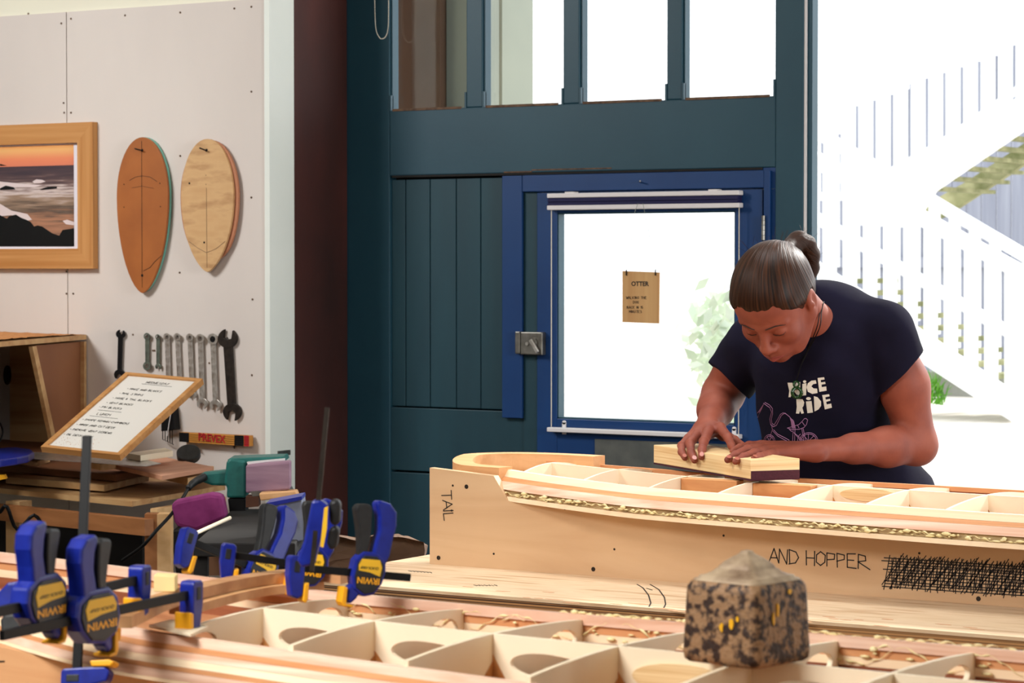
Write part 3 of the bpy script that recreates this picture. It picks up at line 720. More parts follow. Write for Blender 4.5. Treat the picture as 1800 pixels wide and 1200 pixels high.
glue_beads(b2, lambda x: (Vector((x, 4.434-(x+2.745)*.12-.022 if x > -2.85 else 4.45, zt2-.05)), .004), -2.87, -2.74, 46, .0035)
# jig plank under board 2
jg = thing('jig_plank', 'upright plywood jig marked TAIL and HOPPER under the far surfboard frame', 'jig', (-2.4, 4.4, ZT2))
xj0 = -2.903
top = []
for i in range(61):
    x = xj0+(0.2-xj0)*(i/60)**1.3
    top.append((x, Z(-.417)-.011*(x-xj0)/.17 if x < -2.735 else H2(x)-.056-.012))
pl = [(x, 4.395, z) for x, z in top]+[(.2, 4.395, ZT2), (xj0, 4.395, ZT2)]
obj('jig_board', prism(NB(), pl, (0, .018, 0)), M['ply_side'], jg)
YJ = 4.395
def jw(bm, s, px, py, h, r, ux=(1, 0, 0), uy=(0, 0, 1), **k): return write(bm, s, onY(px, py, YJ), ux, uy, h, r, (0, -1, 0), **k)
bm = NB(); jw(bm, 'TAIL', 776, 863, .0235, .0009, (0.12, 0, -1), (1, 0, 0.12), adv=.86, jit=.03)
jw(bm, 'AND HOPPER', 1352, 988, .026, .0010, adv=.86, jit=.04)
for s_ in range(150):   # scribbled-out word
    t = s_/150
    px = 1566+t*330; a = 976+(px-1566)*.055; b = 1030+(px-1566)*.075
    if s_ % 3 == 0: q = [(px+random.uniform(-3, 3), a+random.uniform(-4, 6)), (px+random.uniform(-16, -6), b+random.uniform(-10, 6))]
    elif s_ % 3 == 1: q = [(px, a+random.uniform(-2, 8)), (px+random.uniform(-1, 3), b+random.uniform(-12, 6))]
    else: q = [(px+18, a+random.uniform(-4, 4)), (px-20, b+random.uniform(-14, 4))]
    ribbon(bm, [onY(x, y, YJ) for x, y in q], .0008, Vector((0, -1, 0)))
for k in range(11):
    y = 980+k*5; ribbon(bm, [onY(1550+random.uniform(0, 14), y, YJ), onY(1700, y+9+random.uniform(-2, 2), YJ), onY(1890, y+22, YJ)], .0009, Vector((0, -1, 0)))
obj('marker_writing', bm, M['pencil'], jg)
for px, py in ((820, 855), (771, 980), (868, 973), (993, 894), (1043, 1000), (1080, 965), (1793, 935), (1272, 941), (1616, 972), (1720, 1052), (796, 853), (794, 897)):
    obj('screw', disc(NB(), onY(px, py, YJ)+Vector((0, .0005, 0)), (0, -1, 0), .0045 if px in (820, 771, 1043, 1720) else .0022, .0012, 12), M['dark_steel'], jg)

# sanding block ---------------------------------------------------------------
zb = Z(-.4205)
A = onZ(1319, 845, zb); B = onZ(1149, 815.5, zb); dL = (B-A); dL.z = 0; LL = dL.length; dL.normalize(); dW = Vector((-dL.y, dL.x, 0))
if dW.dot(RT) < 0: dW = -dW
sb = thing('sanding_block', 'long laminated plywood sanding block held under both hands', 'sanding block', (A+B)/2)
WB, HB = .108, .041
q = [A, A+dW*WB, A+dW*WB+dL*LL, A+dL*LL]
z1 = Vector((0, 0, .0035))
obj('wood_body', prism(NB(), [p+z1 for p in q], (0, 0, HB-.0035)), M['block'], sb, bevel=.001)
obj('sandpaper', prism(NB(), [p for p in q], (0, 0, .003)), M['maroon'], sb)
e0 = A-dL*.0008+Vector((0, 0, .002)); obj('sandpaper', prism(NB(), [e0+dW*.001, e0+dW*(WB-.001), e0+dW*(WB-.001)-dL*.0008, e0+dW*.001-dL*.0008], (0, 0, .017)), M['maroon'], sb)
ZBT = zb+HB

# ------------------------------------------------------------------ near surfboard frame
nod1 = [-1.836+.1605*k for k in range(8)]
hn1 = [(-2.4, .0), (-2.25, .055), (-2.12, .098), (-1.98, .135), (-1.9, .15), (-1.7, .158), (-1.52, .172), (-1.37, .187), (-1.1, .2), (-.5, .21)]
hf1 = [(-2.4, .075), (-2.25, .11), (-2.05, .145), (-1.9, .165), (-1.7, .185), (-1.5, .2), (-1.3, .212), (-1.1, .222), (-.5, .23)]
dz1 = [(-2.4, -.372), (-2.1, -.392), (-1.9, -.404), (-1.6, -.411), (-1.3, -.414), (-.5, -.42)]
far1 = [(M['cedar_p'], -.002, .010, .006, -.006, .003), (M['cedar_d'], .001, .014, -.0063, -.016, 0), (M['cedar_l'], .0, .018, -.0163, -.026, 0), (M['cedar_r'], .0, .024, -.0263, -.052, 0)]
near1 = [(M['cedar_p'], -.004, .012, .001, -.009, .004), (M['cedar_d'], .0, .020, -.0083, -.013, .007), (M['cedar_p'], .0, .032, -.0133, -.019, .011), (M['cedar_l'], .0, .040, -.0193, -.026, .007), (M['cedar_d'], .0, .042, -.0263, -.031, .001), (M['cedar_p'], .0, .046, -.0313, -.040, .002), (M['cedar_l'], .0, .048, -.0403, -.044, .001)]
b1, H1, N1, F1, sweep1 = make_board('near surfboard frame with open ribs filling the photo\'s bottom edge', 2.42, nod1, hn1, hf1, dz1, .008, -2.36, -.85, near1, far1,
    dict(nz=-.007, th=.058, sh=lambda i: True, rh=lambda i, s: (.76, .17, .013) if (s > 0 or i == 0) else None), None)
glue_beads(b1, lambda x: (Vector((x, 2.42+F1(x)+.006, H1(x)-.001)), .0012), -1.55, -.95, 130, .0025)
glue_beads(b1, lambda x: (Vector((x, 2.42+F1(x)-.002, H1(x)-.02)), .012), -1.85, -.95, 120, .0022)
bm = NB(); cx = (nod1[3]+nod1[4])/2
prism(bm, [(cx+.058*math.cos(t), 2.42-.0035, H1(cx)-.028+.016*math.sin(t)) for t in [k*math.pi/14 for k in range(28)]], (0, -.004, 0))
obj('oval_patch', bm, M['block'], b1)
# curved tail rim being glued
rim = [onZ(210, 1082, Z(-.385)), onZ(300, 1042, Z(-.385)), onZ(430, 1012, Z(-.385)), onZ(545, 1000, Z(-.385)), onZ(612, 1006, Z(-.385))]
rp = [(p.x, p.y) for p in rim]
tm = thing('curved_timber', 'curved glued timber strip clamped across the near surfboard frame', 'timber strip', (rp[1][0], rp[1][1], Z(-.4)))
band('top_layer', rp, .028, Z(-.3985), Z(-.385), M['rim'], tm)
band('lower_layer', [(x+.012, y) for x, y in rp[1:-1]], .026, Z(-.4095), Z(-.399), M['rim_side'], tm)
# jig plank below near rail and its table
j1 = thing('jig_plank', 'upright plywood jig in the lower left corner under the near frame', 'jig', (-2.0, 2.25, Z(-.66)))
pl = []
for i in range(25):
    x = -2.5+1.7*i/24; pl.append((x, 2.255, H1(x)-.0605))
pl += [(-.8, 2.255, Z(-.66)), (-2.5, 2.255, Z(-.66))]
obj('jig_board', prism(NB(), pl, (0, .018, 0)), M['jig1'], j1)
bm = NB(); p0 = onY(-66, 1166, 2.255); write(bm, 'TAIL', p0, Vector((1, 0, .12)).normalized(), Vector((.1, 0, 1)).normalized(), .026, .0008, (0, -1, 0), adv=.9, jit=.02)
obj('marker_writing', bm, M['pencil'], j1)
t1 = thing('work_table', 'plywood work table under the near surfboard frame', 'table', (-1.6, 2.42, 0))
obj('table_top', box(NB(), (-2.9, 2.0, Z(-.685)), (-.4, 2.9, Z(-.6605))), M['table'], t1)
for x in (-2.8, -.5):
    for y in (2.06, 2.84): obj('leg', box(NB(), (x-.04, y-.04, 0), (x+.04, y+.04, Z(-.6855))), M['pine'], t1)
# pale foam/wood offcuts resting in the frame at left
zz1 = Z(-.43)
obj('foam_block', prism(NB(), [at(270, 1040, 3.02), at(307, 1040, 3.0), at(307, 1013, 3.0), at(270, 1011, 3.02)], FW*.03), mat('cream_foam', (240, 218, 156), None, .8), label='small cream foam block behind the foremost clamp jaws', cat='block', bevel=.001)
o_ = obj('planed_offcut', plate(NB(), [(262, 1098), (300, 1088), (366, 1100), (335, 1114)], Z(-.412), .003), M['rib'], label='thin pale offcut beneath the yellow clamp pad inside the near frame', cat='offcut')

# iron weight ------------------------------------------------------------------
zw0 = H1(-1.19)+.0005
pn = onZ(1350, 1179, zw0); plf = onZ(1213, 1161, zw0); prt = onZ(1411, 1158, zw0)
ctr = (plf+prt)/2; ctr = Vector((ctr.x, ctr.y, zw0))
ang = math.atan2((pn-plf).y, (pn-plf).x)
wt = thing('iron_weight', 'rusty square iron weight with moulded pyramid top on near frame', 'weight', mw=Matrix.Translation(ctr) @ Matrix.Rotation(ang, 4, 'Z'))
def loft(prof, cr=.32, seg=6):
    bm = NB(); prev = None
    for (z, s) in prof:
        r = s*cr; ring = []
        for cx_, cy_, a0 in ((s-r, s-r, 0), (-s+r, s-r, 90), (-s+r, -s+r, 180), (s-r, -s+r, 270)):
            for k in range(seg+1):
                a = R(a0+90*k/seg); ring.append(bm.verts.new((cx_+r*math.cos(a), cy_+r*math.sin(a), z)))
        if prev:
            n = len(ring)
            for k in range(n): bm.faces.new((prev[k], prev[(k+1) % n], ring[(k+1) % n], ring[k]))
        else: bm.faces.new(ring[::-1])
        prev = ring
    bm.faces.new(prev); return bm
o_ = obj('weight_body', loft([(0, .046), (.003, .0495), (.01, .0505), (.04, .0492), (.072, .0478), (.079, .0472), (.083, .0450), (.085, .0435)], .22), M['iron'], wt, local=True, smooth=True)
obj('weight_cap', loft([(.083, .0435), (.0865, .0432), (.0875, .0395), (.0895, .0390), (.0910, .0335), (.0935, .0285), (.0965, .0255), (.0975, .0235), (.0990, .0232), (.1040, .0185), (.1085, .0125), (.1115, .0075), (.1130, .0058), (.1150, .0050), (.1158, .002)], .3), M['iron_top'], wt, local=True, smooth=True)
for (sx, y_, z_, a_, b_) in ((0, .018, .045, .004, .007), (0, .005, .040, .003, .006), (0, .025, .05, .0025, .004), (1, -.012, .058, .003, .010), (1, -.02, .05, .0025, .008), (1, .01, .075, .004, .003)):
    if sx == 0: c = Vector((y_, -.0503+z_*.03, z_)); n = Vector((0, -1, 0)); u = Vector((1, 0, 0))
    else: c = Vector((.0503-z_*.03, y_, z_)); n = Vector((1, 0, 0)); u = Vector((0, 1, 0))
    obj('yellow_paint', prism(NB(), [c+u*a_*math.cos(t)*random.uniform(.5, 1)+UP*b_*math.sin(t)*random.uniform(.6, 1) for t in [k*math.pi/5 for k in range(10)]], n*.0012), M['yellow'], wt, local=True)

# ------------------------------------------------------------------ clamps
def clamp(label, body, jaw, rear, up=UP, sc=1.0, hand=1.0, name='bar_clamp', lever=1.0, wide=1.0):
    """trigger clamp: bar from rear to jaw, body on it, handle along up"""
    ax = (jaw-body).normalized(); upv = (up-ax*up.dot(ax)).normalized(); sd = upv.cross(ax)
    m3 = Matrix((ax, sd, upv)).transposed(); mw = Matrix.Translation(body) @ m3.to_4x4()
    L = (jaw-body).length; Rr = (rear-body).dot(ax)
    t = thing(name, label, 'clamp', mw=mw, group='bar clamps on the near frame')
    k = sc
    # x along bar, y sideways, z up
    obj('bar', box(NB(), (Rr, -.0028*k, -.0052*k), (L+.006*k, .0028*k, .0052*k)), M['black'], t, local=True, bevel=.0006)
    def P2(pts, w, y0=None):
        y0 = -w/2 if y0 is None else y0
        return prism(NB(), [(x*k, y0*k, z*k) for x, z in pts], (0, w*k, 0))
    # fixed jaw
    obj('fixed_jaw', P2([(L/k-.011, .013), (L/k-.008, .016), (L/k+.008, .016), (L/k+.011, .012), (L/k+.010, -.012), (L/k+.004, -.038), (L/k-.006, -.041), (L/k-.012, -.036), (L/k-.012, -.012)], .019), M['cblue'], t, local=True, bevel=.003*k)
    obj('jaw_inset', P2([(L/k-.004, .009), (L/k+.004, .009), (L/k+.004, -.006), (L/k-.004, -.006)], .0206), M['blackrub'], t, local=True, bevel=.0008*k)
    obj('pad', P2([(L/k-.019, -.018), (L/k-.0125, -.020), (L/k-.0125, -.043), (L/k-.017, -.046), (L/k-.020, -.040)], .022), M['cyel'], t, local=True, bevel=.0015*k)
    # housing
    hs = [(-.022, -.012), (-.026, .004), (-.024, .020), (-.012, .030), (.010, .030), (.020, .018), (.023, -.004), (.019, -.022), (.004, -.031), (-.012, -.027)]
    hs = [(x*wide, z) for x, z in hs]
    obj('housing', P2(hs, .022), M['cblue'], t, local=True, bevel=.003*k)
    obj('side_plate', P2([(x*.84, z*.84-.001) for x, z in hs], .0255), M['blackrub'], t, local=True, bevel=.0012*k)
    yl = [(-.016, -.008), (-.018, .004), (-.014, .014), (.012, .014), (.016, .005), (.015, -.002), (-.001, -.0035)]
    yl = [(x*wide, z) for x, z in yl]
    for s in (1, -1):
        lb = obj('label_plate', prism(NB(), [(x*k, s*.0128*k, z*k+.006*k) for x, z in yl], (0, s*.0006*k, 0)), M['label_yel'], t, local=True)
        tx = text_bm('IRWIN', .0115*k, bold=.0003); tx.transform(Matrix.Scale(wide, 4, (1, 0, 0)))
        # lettering is seen upside down, as the clamps hang
        mt = Matrix(((s, 0, 0), (0, 0, s), (0, -1, 0))).to_4x4()
        tx.transform(Matrix.Translation((0, s*.0131*k, -.0085*k)) @ mt)
        obj('lettering', tx, M['cyel'], lb, local=True, normals=False)
        tx = text_bm('QUICK-GRIP', .0048*k, shear=.2, bold=.0001); tx.transform(Matrix.Scale(wide, 4, (1, 0, 0))); tx.transform(Matrix.Translation((0, s*.0136*k, .0085*k)) @ mt)
        obj('lettering', tx, M['pencil'], lb, local=True, normals=False)
    # moving jaw and pad
    obj('moving_jaw', P2([(.004, -.018), (.020, -.014), (.026, -.020), (.027, -.038), (.020, -.042), (.012, -.034)], .017), M['cblue'], t, local=True, bevel=.003*k)
    obj('pad', P2([(.0275, -.020), (.034, -.019), (.035, -.040), (.031, -.046), (.018, -.0465), (.0165, -.0435), (.0272, -.042)], .022), M['cyel'], t, local=True, bevel=.0015*k)
    # blue handle, curved
    hp = [(-.024, .012), (-.030, .028), (-.032, .048), (-.036, .070), (-.034, .088), (-.024, .099), (-.006, .103), (-.002, .097), (-.008, .080), (-.010, .060), (-.006, .040), (-.004, .024)]
    obj('handle', P2([(x, z*hand) for x, z in hp], .021), M['cblue'], t, local=True, bevel=.0055*k)
    lv = [(.004, .020), (.000, .042), (.000, .065), (.002, .092), (.008, .096), (.024, .094), (.027, .088), (.020, .062), (.016, .040), (.014, .020)]
    obj('trigger', P2([(x, z*hand*lever) for x, z in lv], .017), M['blackrub'], t, local=True, bevel=.0045*k)
    return t
zc = Z(-.375)
clamp('foremost blue clamp, its bar end pointing to the left frame edge', onZ(162, 1082, zc), onZ(337, 1044, zc), onZ(20, 1118, zc), hand=.86, wide=1.7)
zc = Z(-.352)
clamp('blue clamp directly behind the foremost one, cut by the left edge', onZ(72, 1058, zc), onZ(246, 1018, zc), onZ(-60, 1092, zc), lever=.95, hand=.84, wide=1.7)
clamp('blue clamp with tall upright black bar at the lower left', at(140, 1075, 2.86), at(135, 1193, 2.84), at(151, 762, 2.9), up=-RT+FW*.2, hand=.95)
clamp('blue clamp whose jaw stands left of the group, yellow pad behind it', at(455, 1002, 3.36), at(328, 948, 3.30), at(480, 1010, 3.37), up=UP-RT*.2, sc=.92, hand=1.0)
clamp('blue clamp in the middle of the clamp group above the rim', at(545, 995, 3.20), at(400, 974, 3.18), at(565, 998, 3.2), up=UP-RT*.1, sc=.85, hand=1.0)
clamp('glue-spotted blue clamp at right of the group, bar end pointing right', at(642, 1008, 3.10), at(518, 997, 3.06), at(712, 1012, 3.14), up=UP-RT*.12, sc=.9, hand=.98)
# the older blue clamp with tall steel rod
og = thing('bar_clamp', 'older bright blue clamp with tall thin steel bar among the group', 'clamp', at(560, 900, 2.98), group='bar clamps on the near frame')
obj('bar', bar(NB(), at(575, 716, 2.98), at(548, 1004, 2.97), .0055, .005, FW), M['dark_steel'], og)
bd = [(548, 880), (562, 878), (577, 888), (572, 915), (563, 950), (553, 992), (530, 998), (522, 985), (534, 950), (541, 915)]
obj('arm', prism(NB(), [at(x, y, 2.97) for x, y in bd], FW*.018), M['cblue'], og, bevel=.003)
obj('label_strip', prism(NB(), [at(x, y, 2.955) for x, y in ((570, 893), (576, 890), (574, 930), (568, 962), (563, 960), (566, 930))], FW*.008), M['label_yel'], og)
obj('handle', prism(NB(), [at(x, y, 2.98) for x, y in ((578, 882), (590, 877), (599, 884), (598, 918), (588, 926), (579, 918))], FW*.022), M['blackrub'], og, bevel=.004)
obj('grip', prism(NB(), [at(x, y, 2.98) for x, y in ((578, 930), (590, 924), (597, 932), (592, 962), (580, 968), (574, 955))], FW*.022), M['blackrub'], og, bevel=.004)

# ------------------------------------------------------------------ left wall things
# framed seascape
fr = thing('framed_picture', 'oak framed sunset seascape print on the white wall', 'picture', onY(60, 343, YP))
fy = YP-.024
def fz(p, y): return onY(p, y, fy).z
fX = lambda p: onY(p, 350, fy).x
x0, x1 = fX(-240), fX(163); za, zb_ = fz(163, 214), fz(163, 472); wd = fX(163)-fX(136)
bm = NB()
prism(bm, [(x0, fy, za), (x1, fy, za), (x1-wd, fy, za-wd), (x0+wd, fy, za-wd)], (0, .023, 0))
obj('frame_rail', bm, M['oak'], fr); bm = NB(); prism(bm, [(x0, fy, zb_), (x1, fy, zb_), (x1-wd, fy, zb_+wd), (x0+wd, fy, zb_+wd)], (0, .023, 0))
obj('frame_rail', bm, M['oak'], fr)
bm = NB(); prism(bm, [(x1, fy, za), (x1, fy, zb_), (x1-wd, fy, zb_+wd), (x1-wd, fy, za-wd)], (0, .023, 0)); obj('frame_stile', bm, M['oakz'], fr); bm = NB(); prism(bm, [(x0, fy, za), (x0, fy, zb_), (x0+wd, fy, zb_+wd), (x0+wd, fy, za-wd)], (0, .023, 0))
obj('frame_stile', bm, M['oakz'], fr)
my = fy+.014
obj('mount', box(NB(), (x0+wd, my, zb_+wd), (x1-wd, my+.004, za-wd)), M['mount'], fr)
# print: sky, sea, foam, rocks
px1 = onY(130, 340, my).x; px0 = onY(-210, 340, my).x; pzt = onY(130, 254, my).z; pzb = onY(130, 432, my).z
def vgrad(name, stops, z0, z1, noise_=.0, extra=None, nst=(3, 1, 40)):
    m = bpy.data.materials.new(name); m.use_nodes = True; nt = m.node_tree; b = nt.nodes['Principled BSDF']; b.inputs['Roughness'].default_value = .5
    tc = nt.nodes.new('ShaderNodeTexCoord'); sx = nt.nodes.new('ShaderNodeSeparateXYZ'); mr = nt.nodes.new('ShaderNodeMapRange'); cr = nt.nodes.new('ShaderNodeValToRGB')
    nt.links.new(tc.outputs['Generated'], sx.inputs[0]); nt.links.new(sx.outputs[2], mr.inputs[0])
    add = nt.nodes.new('ShaderNodeMath'); add.operation = 'MULTIPLY_ADD'; mp = nt.nodes.new('ShaderNodeMapping'); mp.inputs['Scale'].default_value = nst
    nz = nt.nodes.new('ShaderNodeTexNoise'); nz.inputs['Scale'].default_value = 2; nz.inputs['Detail'].default_value = 6
    nt.links.new(tc.outputs['Generated'], mp.inputs[0]); nt.links.new(mp.outputs[0], nz.inputs['Vector'])
    sb_ = nt.nodes.new('ShaderNodeMath'); sb_.operation = 'SUBTRACT'; sb_.inputs[1].default_value = .5; nt.links.new(nz.outputs['Fac'], sb_.inputs[0])
    nt.links.new(sb_.outputs[0], add.inputs[0]); add.inputs[1].default_value = noise_; nt.links.new(mr.outputs[0], add.inputs[2]); nt.links.new(add.outputs[0], cr.inputs[0])
    e = cr.color_ramp.elements; e[0].position = stops[0][0]; e[0].color = lin(stops[0][1]); e[1].position = stops[-1][0]; e[1].color = lin(stops[-1][1])
    for p, c in stops[1:-1]: q = e.new(p); q.color = lin(c)
    nt.links.new(cr.outputs[0], b.inputs['Base Color']); return m
msky = vgrad('printed_sunset_sky', [(0, (214, 122, 92)), (.35, (226, 132, 92)), (.8, (232, 176, 110)), (1, (226, 150, 80))], 0, 1, .25)
msea = vgrad('printed_sea', [(0, (66, 50, 46)), (.3, (170, 120, 92)), (.45, (86, 70, 60)), (.58, (150, 124, 104)), (.68, (206, 190, 186)), (.76, (120, 96, 92)), (.85, (76, 56, 60)), (1, (58, 44, 54))], 0, 1, .55, nst=(3, 1, 14))
zh = onY(130, 290, my).z
obj('printed_sky', box(NB(), (px0, my-.0008, zh), (px1, my-.0001, pzt)), msky, fr)
obj('printed_sea', box(NB(), (px0, my-.0008, pzb), (px1, my-.0001, zh)), msea, fr)
rk = [(-210, 433), (-210, 380), (-100, 372), (0, 378), (12, 384), (16, 380), (28, 377), (36, 382), (46, 386), (54, 390), (60, 398), (66, 396), (74, 398), (80, 402), (92, 410), (104, 414), (110, 404), (124, 402), (130, 401), (130, 433)]
obj('printed_rocks', ppoly(NB(), rk, my-.0012, .0003), M['black'], fr)
bm = NB(); ppoly(bm, [(0, 331), (10, 326), (24, 329), (27, 333), (0, 334)], my-.0012, .0003); ppoly(bm, [(70, 333), (84, 328), (100, 328), (100, 331), (72, 334)], my-.0012, .0003)
ppoly(bm, [(0, 288), (12, 291), (0, 291.5)], my-.0012, .0003)
obj('printed_rocks', bm, M['black'], fr)
bm = NB(); ppoly(bm, [(57, 319), (64, 315), (74, 316), (80, 319), (70, 322), (60, 322)], my-.0012, .0003); ppoly(bm, [(-60, 325), (0, 319), (40, 323), (75, 325), (60, 329), (28, 329), (-60, 336)], my-.00115, .0003)
ppoly(bm, [(-40, 362), (0, 358), (20, 370), (48, 376), (56, 386), (46, 388), (20, 378), (-40, 384)], my-.001, .0002); ppoly(bm, [(110, 388), (118, 386), (130, 390), (130, 396), (116, 394)], my-.001, .0002)
obj('printed_foam', bm, mat('print_foam', (216, 200, 200), None, .5), fr)
obj('pink_stamp', disc(NB(), onY(128, 440, my), (0, -1, 0), .0055, .0006, 20), mat('pink_ink', (226, 120, 160), None, .6), fr)

# two oval wooden templates
def oval(name, cx, top, bot, half, wy, Y, m, parent, low=.8, th=.008, tip=1.0, n=48, dx=0):
    pts = []
    for k in range(n):
        t = 2*math.pi*k/n; s, c = math.sin(t), math.cos(t)
        if c > 0: y = wy-(wy-top)*c; w = half*s
        else:
            y = wy+(bot-wy)*(-c); w = half*math.copysign(abs(s)**tip, s)
        pts.append((cx+w+dx, y))
    return obj(name, ppoly(NB(), pts, Y, th), m, parent, bevel=.0008)
h1 = thing('wooden_template', 'tan teardrop board template hanging left of the paler one', 'template', onY(251, 378, YP))
oval('front_board', 250, 241, 515, 45, 345, YP-.022, M['hplane1'], h1, tip=1.25)
oval('back_board', 254, 241, 513, 45, 345, YP-.0125, M['mint'], h1, tip=1.25)
obj('spacer', box(NB(), (onY(240, 300, YP).x, YP-.0045, onY(250, 470, YP).z), (onY(262, 300, YP).x, YP-.0002, onY(250, 280, YP).z)), M['hplane1'], h1)
bm = NB(); hy = YP-.022
ribbon(bm, [onY(249, 248, hy), onY(250, 505, hy)], .0006, Vector((0, -1, 0)))
ribbon(bm, [onY(x, y, hy) for x, y in ((228, 317), (238, 311), (250, 309), (264, 311), (276, 319))], .0006, Vector((0, -1, 0)))
ribbon(bm, [onY(x, y, hy) for x, y in ((232, 330), (250, 327), (270, 331))], .0004, Vector((0, -1, 0)))
ribbon(bm, [onY(x, y, hy) for x, y in ((252, 476), (264, 470), (272, 460), (284, 449))], .0007, Vector((0, -1, 0)))
obj('pencil_line', bm, M['dark_steel'], h1)
bm = NB()
for x, y, r_ in ((250, 264, .004), (250, 484, .0042), (218, 324, .0018), (281, 322, .0018), (218, 364, .0018), (282, 363, .0018)): disc(bm, onY(x, y, hy), (0, -1, 0), r_, .0006, 14)
obj('drilled_hole', bm, M['black'], h1)
obj('nail', bar(NB(), onY(237, 261, hy-.001), onY(249, 264, hy-.012), .003, .003), M['dark_steel'], h1)
h2 = thing('wooden_template', 'pale knotty oval board template hanging right of the tan one', 'template', onY(364, 361, YP))
oval('front_board', 364, 244, 478, 46, 345, YP-.026, M['hplane2'], h2, tip=1.35)
oval('back_board', 370, 246, 458, 49, 345, YP-.017, M['coral'], h2, tip=.8)
oval('back_board', 366, 247, 454, 49, 345, YP-.0085, M['coral'], h2, tip=.8)
hy = YP-.026; bm = NB()
for x, y, r_ in ((363, 264, .0045), (333, 322, .003), (359, 426, .003), (362, 308, .0012), (362, 324, .0012)): disc(bm, onY(x, y, hy), (0, -1, 0), r_, .0006, 14)
obj('drilled_hole', bm, M['black'], h2)
bm = NB(); ribbon(bm, [onY(363, 330, hy), onY(364, 470, hy)], .0004, Vector((0, -1, 0))); ribbon(bm, [onY(x, y, hy) for x, y in ((332, 424), (348, 436), (363, 444), (380, 437), (396, 424))], .0005, Vector((0, -1, 0)))
obj('pencil_line', bm, M['worn_wood'], h2)
obj('nail', bar(NB(), onY(351, 260, hy-.001), onY(362, 264, hy-.012), .003, .003), M['dark_steel'], h2)

# spanners
def jawpts(c, r, ang, slot, deep):
    """open-end spanner head outline around c, opening towards ang"""
    pts = []; n = 26; half = math.asin(min(.95, slot/r))
    for k in range(n+1):
        a = half+(2*math.pi-2*half)*k/n; rr = r*(1+.12*math.cos(a)**8 if math.cos(a) > 0 else 1)
        pts.append((rr*math.cos(a), rr*math.sin(a)))
    pts += [(r*deep, -slot), (r*deep-slot*.5, 0), (r*deep, slot)]
    ca, sa = math.cos(ang), math.sin(ang)
    return [(c[0]+x*ca-y*sa, c[1]+x*sa+y*ca) for x, y in pts]
SY = YP-.012
def spanner(label, a, b, w, heads, m, m2=None, tk=.005):
    """a,b pixel ends (centres of heads); heads: (kind, radius px, angle deg from up-direction)"""
    t = thing('spanner', label, 'spanner', onY((a[0]+b[0])/2, (a[1]+b[1])/2, SY), group='spanners hung on the white wall')
    ax = math.atan2(-(b[1]-a[1]), b[0]-a[0])
    dx, dy = b[0]-a[0], b[1]-a[1]; L = math.hypot(dx, dy); dx /= L; dy /= L; nx, ny = -dy, dx
    (k0, r0, g0), (k1, r1, g1) = heads
    q = [(a[0]+dx*r0*.7+nx*w/2*1.1, a[1]+dy*r0*.7+ny*w/2), (b[0]-dx*r1*.7+nx*w/2, b[1]-dy*r1*.7+ny*w/2), (b[0]-dx*r1*.7-nx*w/2, b[1]-dy*r1*.7-ny*w/2), (a[0]+dx*r0*.7-nx*w/2*1.1, a[1]+dy*r0*.7-ny*w/2)]
    obj('shaft', ppoly(NB(), q, SY+.001, tk), m, t, bevel=.0012)
    for (kd, r, g), c in (((k0, r0, g0), a), ((k1, r1, g1), b)):
        if kd == 'open':
            pts = jawpts(c, r, R(g), r*.42, .05)
            obj('open_jaw', ppoly(NB(), [(x, 2*c[1]-y) for x, y in pts], SY, tk+.002), m2 or m, t, bevel=.0008)
        else:
            bm = NB(); n = 28; L_ = []
            for Yq in (SY-.001, SY+tk+.002):
                for rr in (r, r*.55): L_.append([bm.verts.new(onY(c[0]+rr*math.cos(2*math.pi*k/n), c[1]+rr*1.12*math.sin(2*math.pi*k/n), Yq)) for k in range(n)])
            for k in range(n):
                j = (k+1) % n
                for (p_, q_) in ((0, 1), (1, 3), (3, 2), (2, 0)): bm.faces.new((L_[p_][k], L_[p_][j], L_[q_][j], L_[q_][k]))
            obj('ring_end', bm, m2 or m, t, smooth=False)
    obj('nail', tube(NB(), [onY(a[0]+.5, a[1]-.5, YP), onY(a[0]+.5, a[1]-2, YP-.018)], .0016, 8), M['dark_steel'], t)
    return t
spanner('small black double open-ended spanner, leftmost on the wall', (211, 587), (209, 658), 7, (('open', 7.5, 80), ('open', 9, 255)), M['black'])
spanner('short grey-green ring spanner, second from the left', (258, 591), (258, 643), 6, (('ring', 5.5, 0), ('ring', 6.8, 0)), M['green_grey'])
spanner('shortest spanner, between grey-green ring spanner and plain chrome one', (277, 592), (277, 644), 5, (('ring', 4.2, 0), ('open', 4.8, 265)), M['green_grey'])
spanner('chrome spanner fourth from the left, lower end behind whiteboard', (293, 592), (296, 690), 7, (('ring', 6, 0), ('open', 7, 265)), M['chrome'])
spanner('chrome spanner fifth from the left, lower end behind whiteboard', (311, 592), (316, 692), 7, (('ring', 6, 0), ('open', 7, 265)), M['chrome'])
spanner('chrome spanner sixth from the left, lower end behind whiteboard', (333, 593), (337, 694), 7, (('ring', 6.3, 0), ('open', 7, 265)), M['chrome'])
spanner('rust-streaked chrome spanner beside whiteboard corner, open jaw showing below', (351.5, 595), (355, 709), 8, (('ring', 7.5, 0), ('open', 9.5, 262)), M['chrome'])
s8 = spanner('chrome ratchet spanner with black ring centre beside the largest spanner', (373.5, 596), (378, 712), 8, (('ring', 9, 0), ('open', 10, 262)), M['chrome'])
obj('ratchet_insert', disc(NB(), onY(373.5, 596, SY-.0012), (0, 1, 0), .009, .004, 20), M['black'], s8)
spanner('largest dark spanner with big open jaws at right end', (399, 595), (407, 724), 14, (('open', 16.5, 82), ('open', 15.5, 262)), M['dark_steel'], tk=.007)

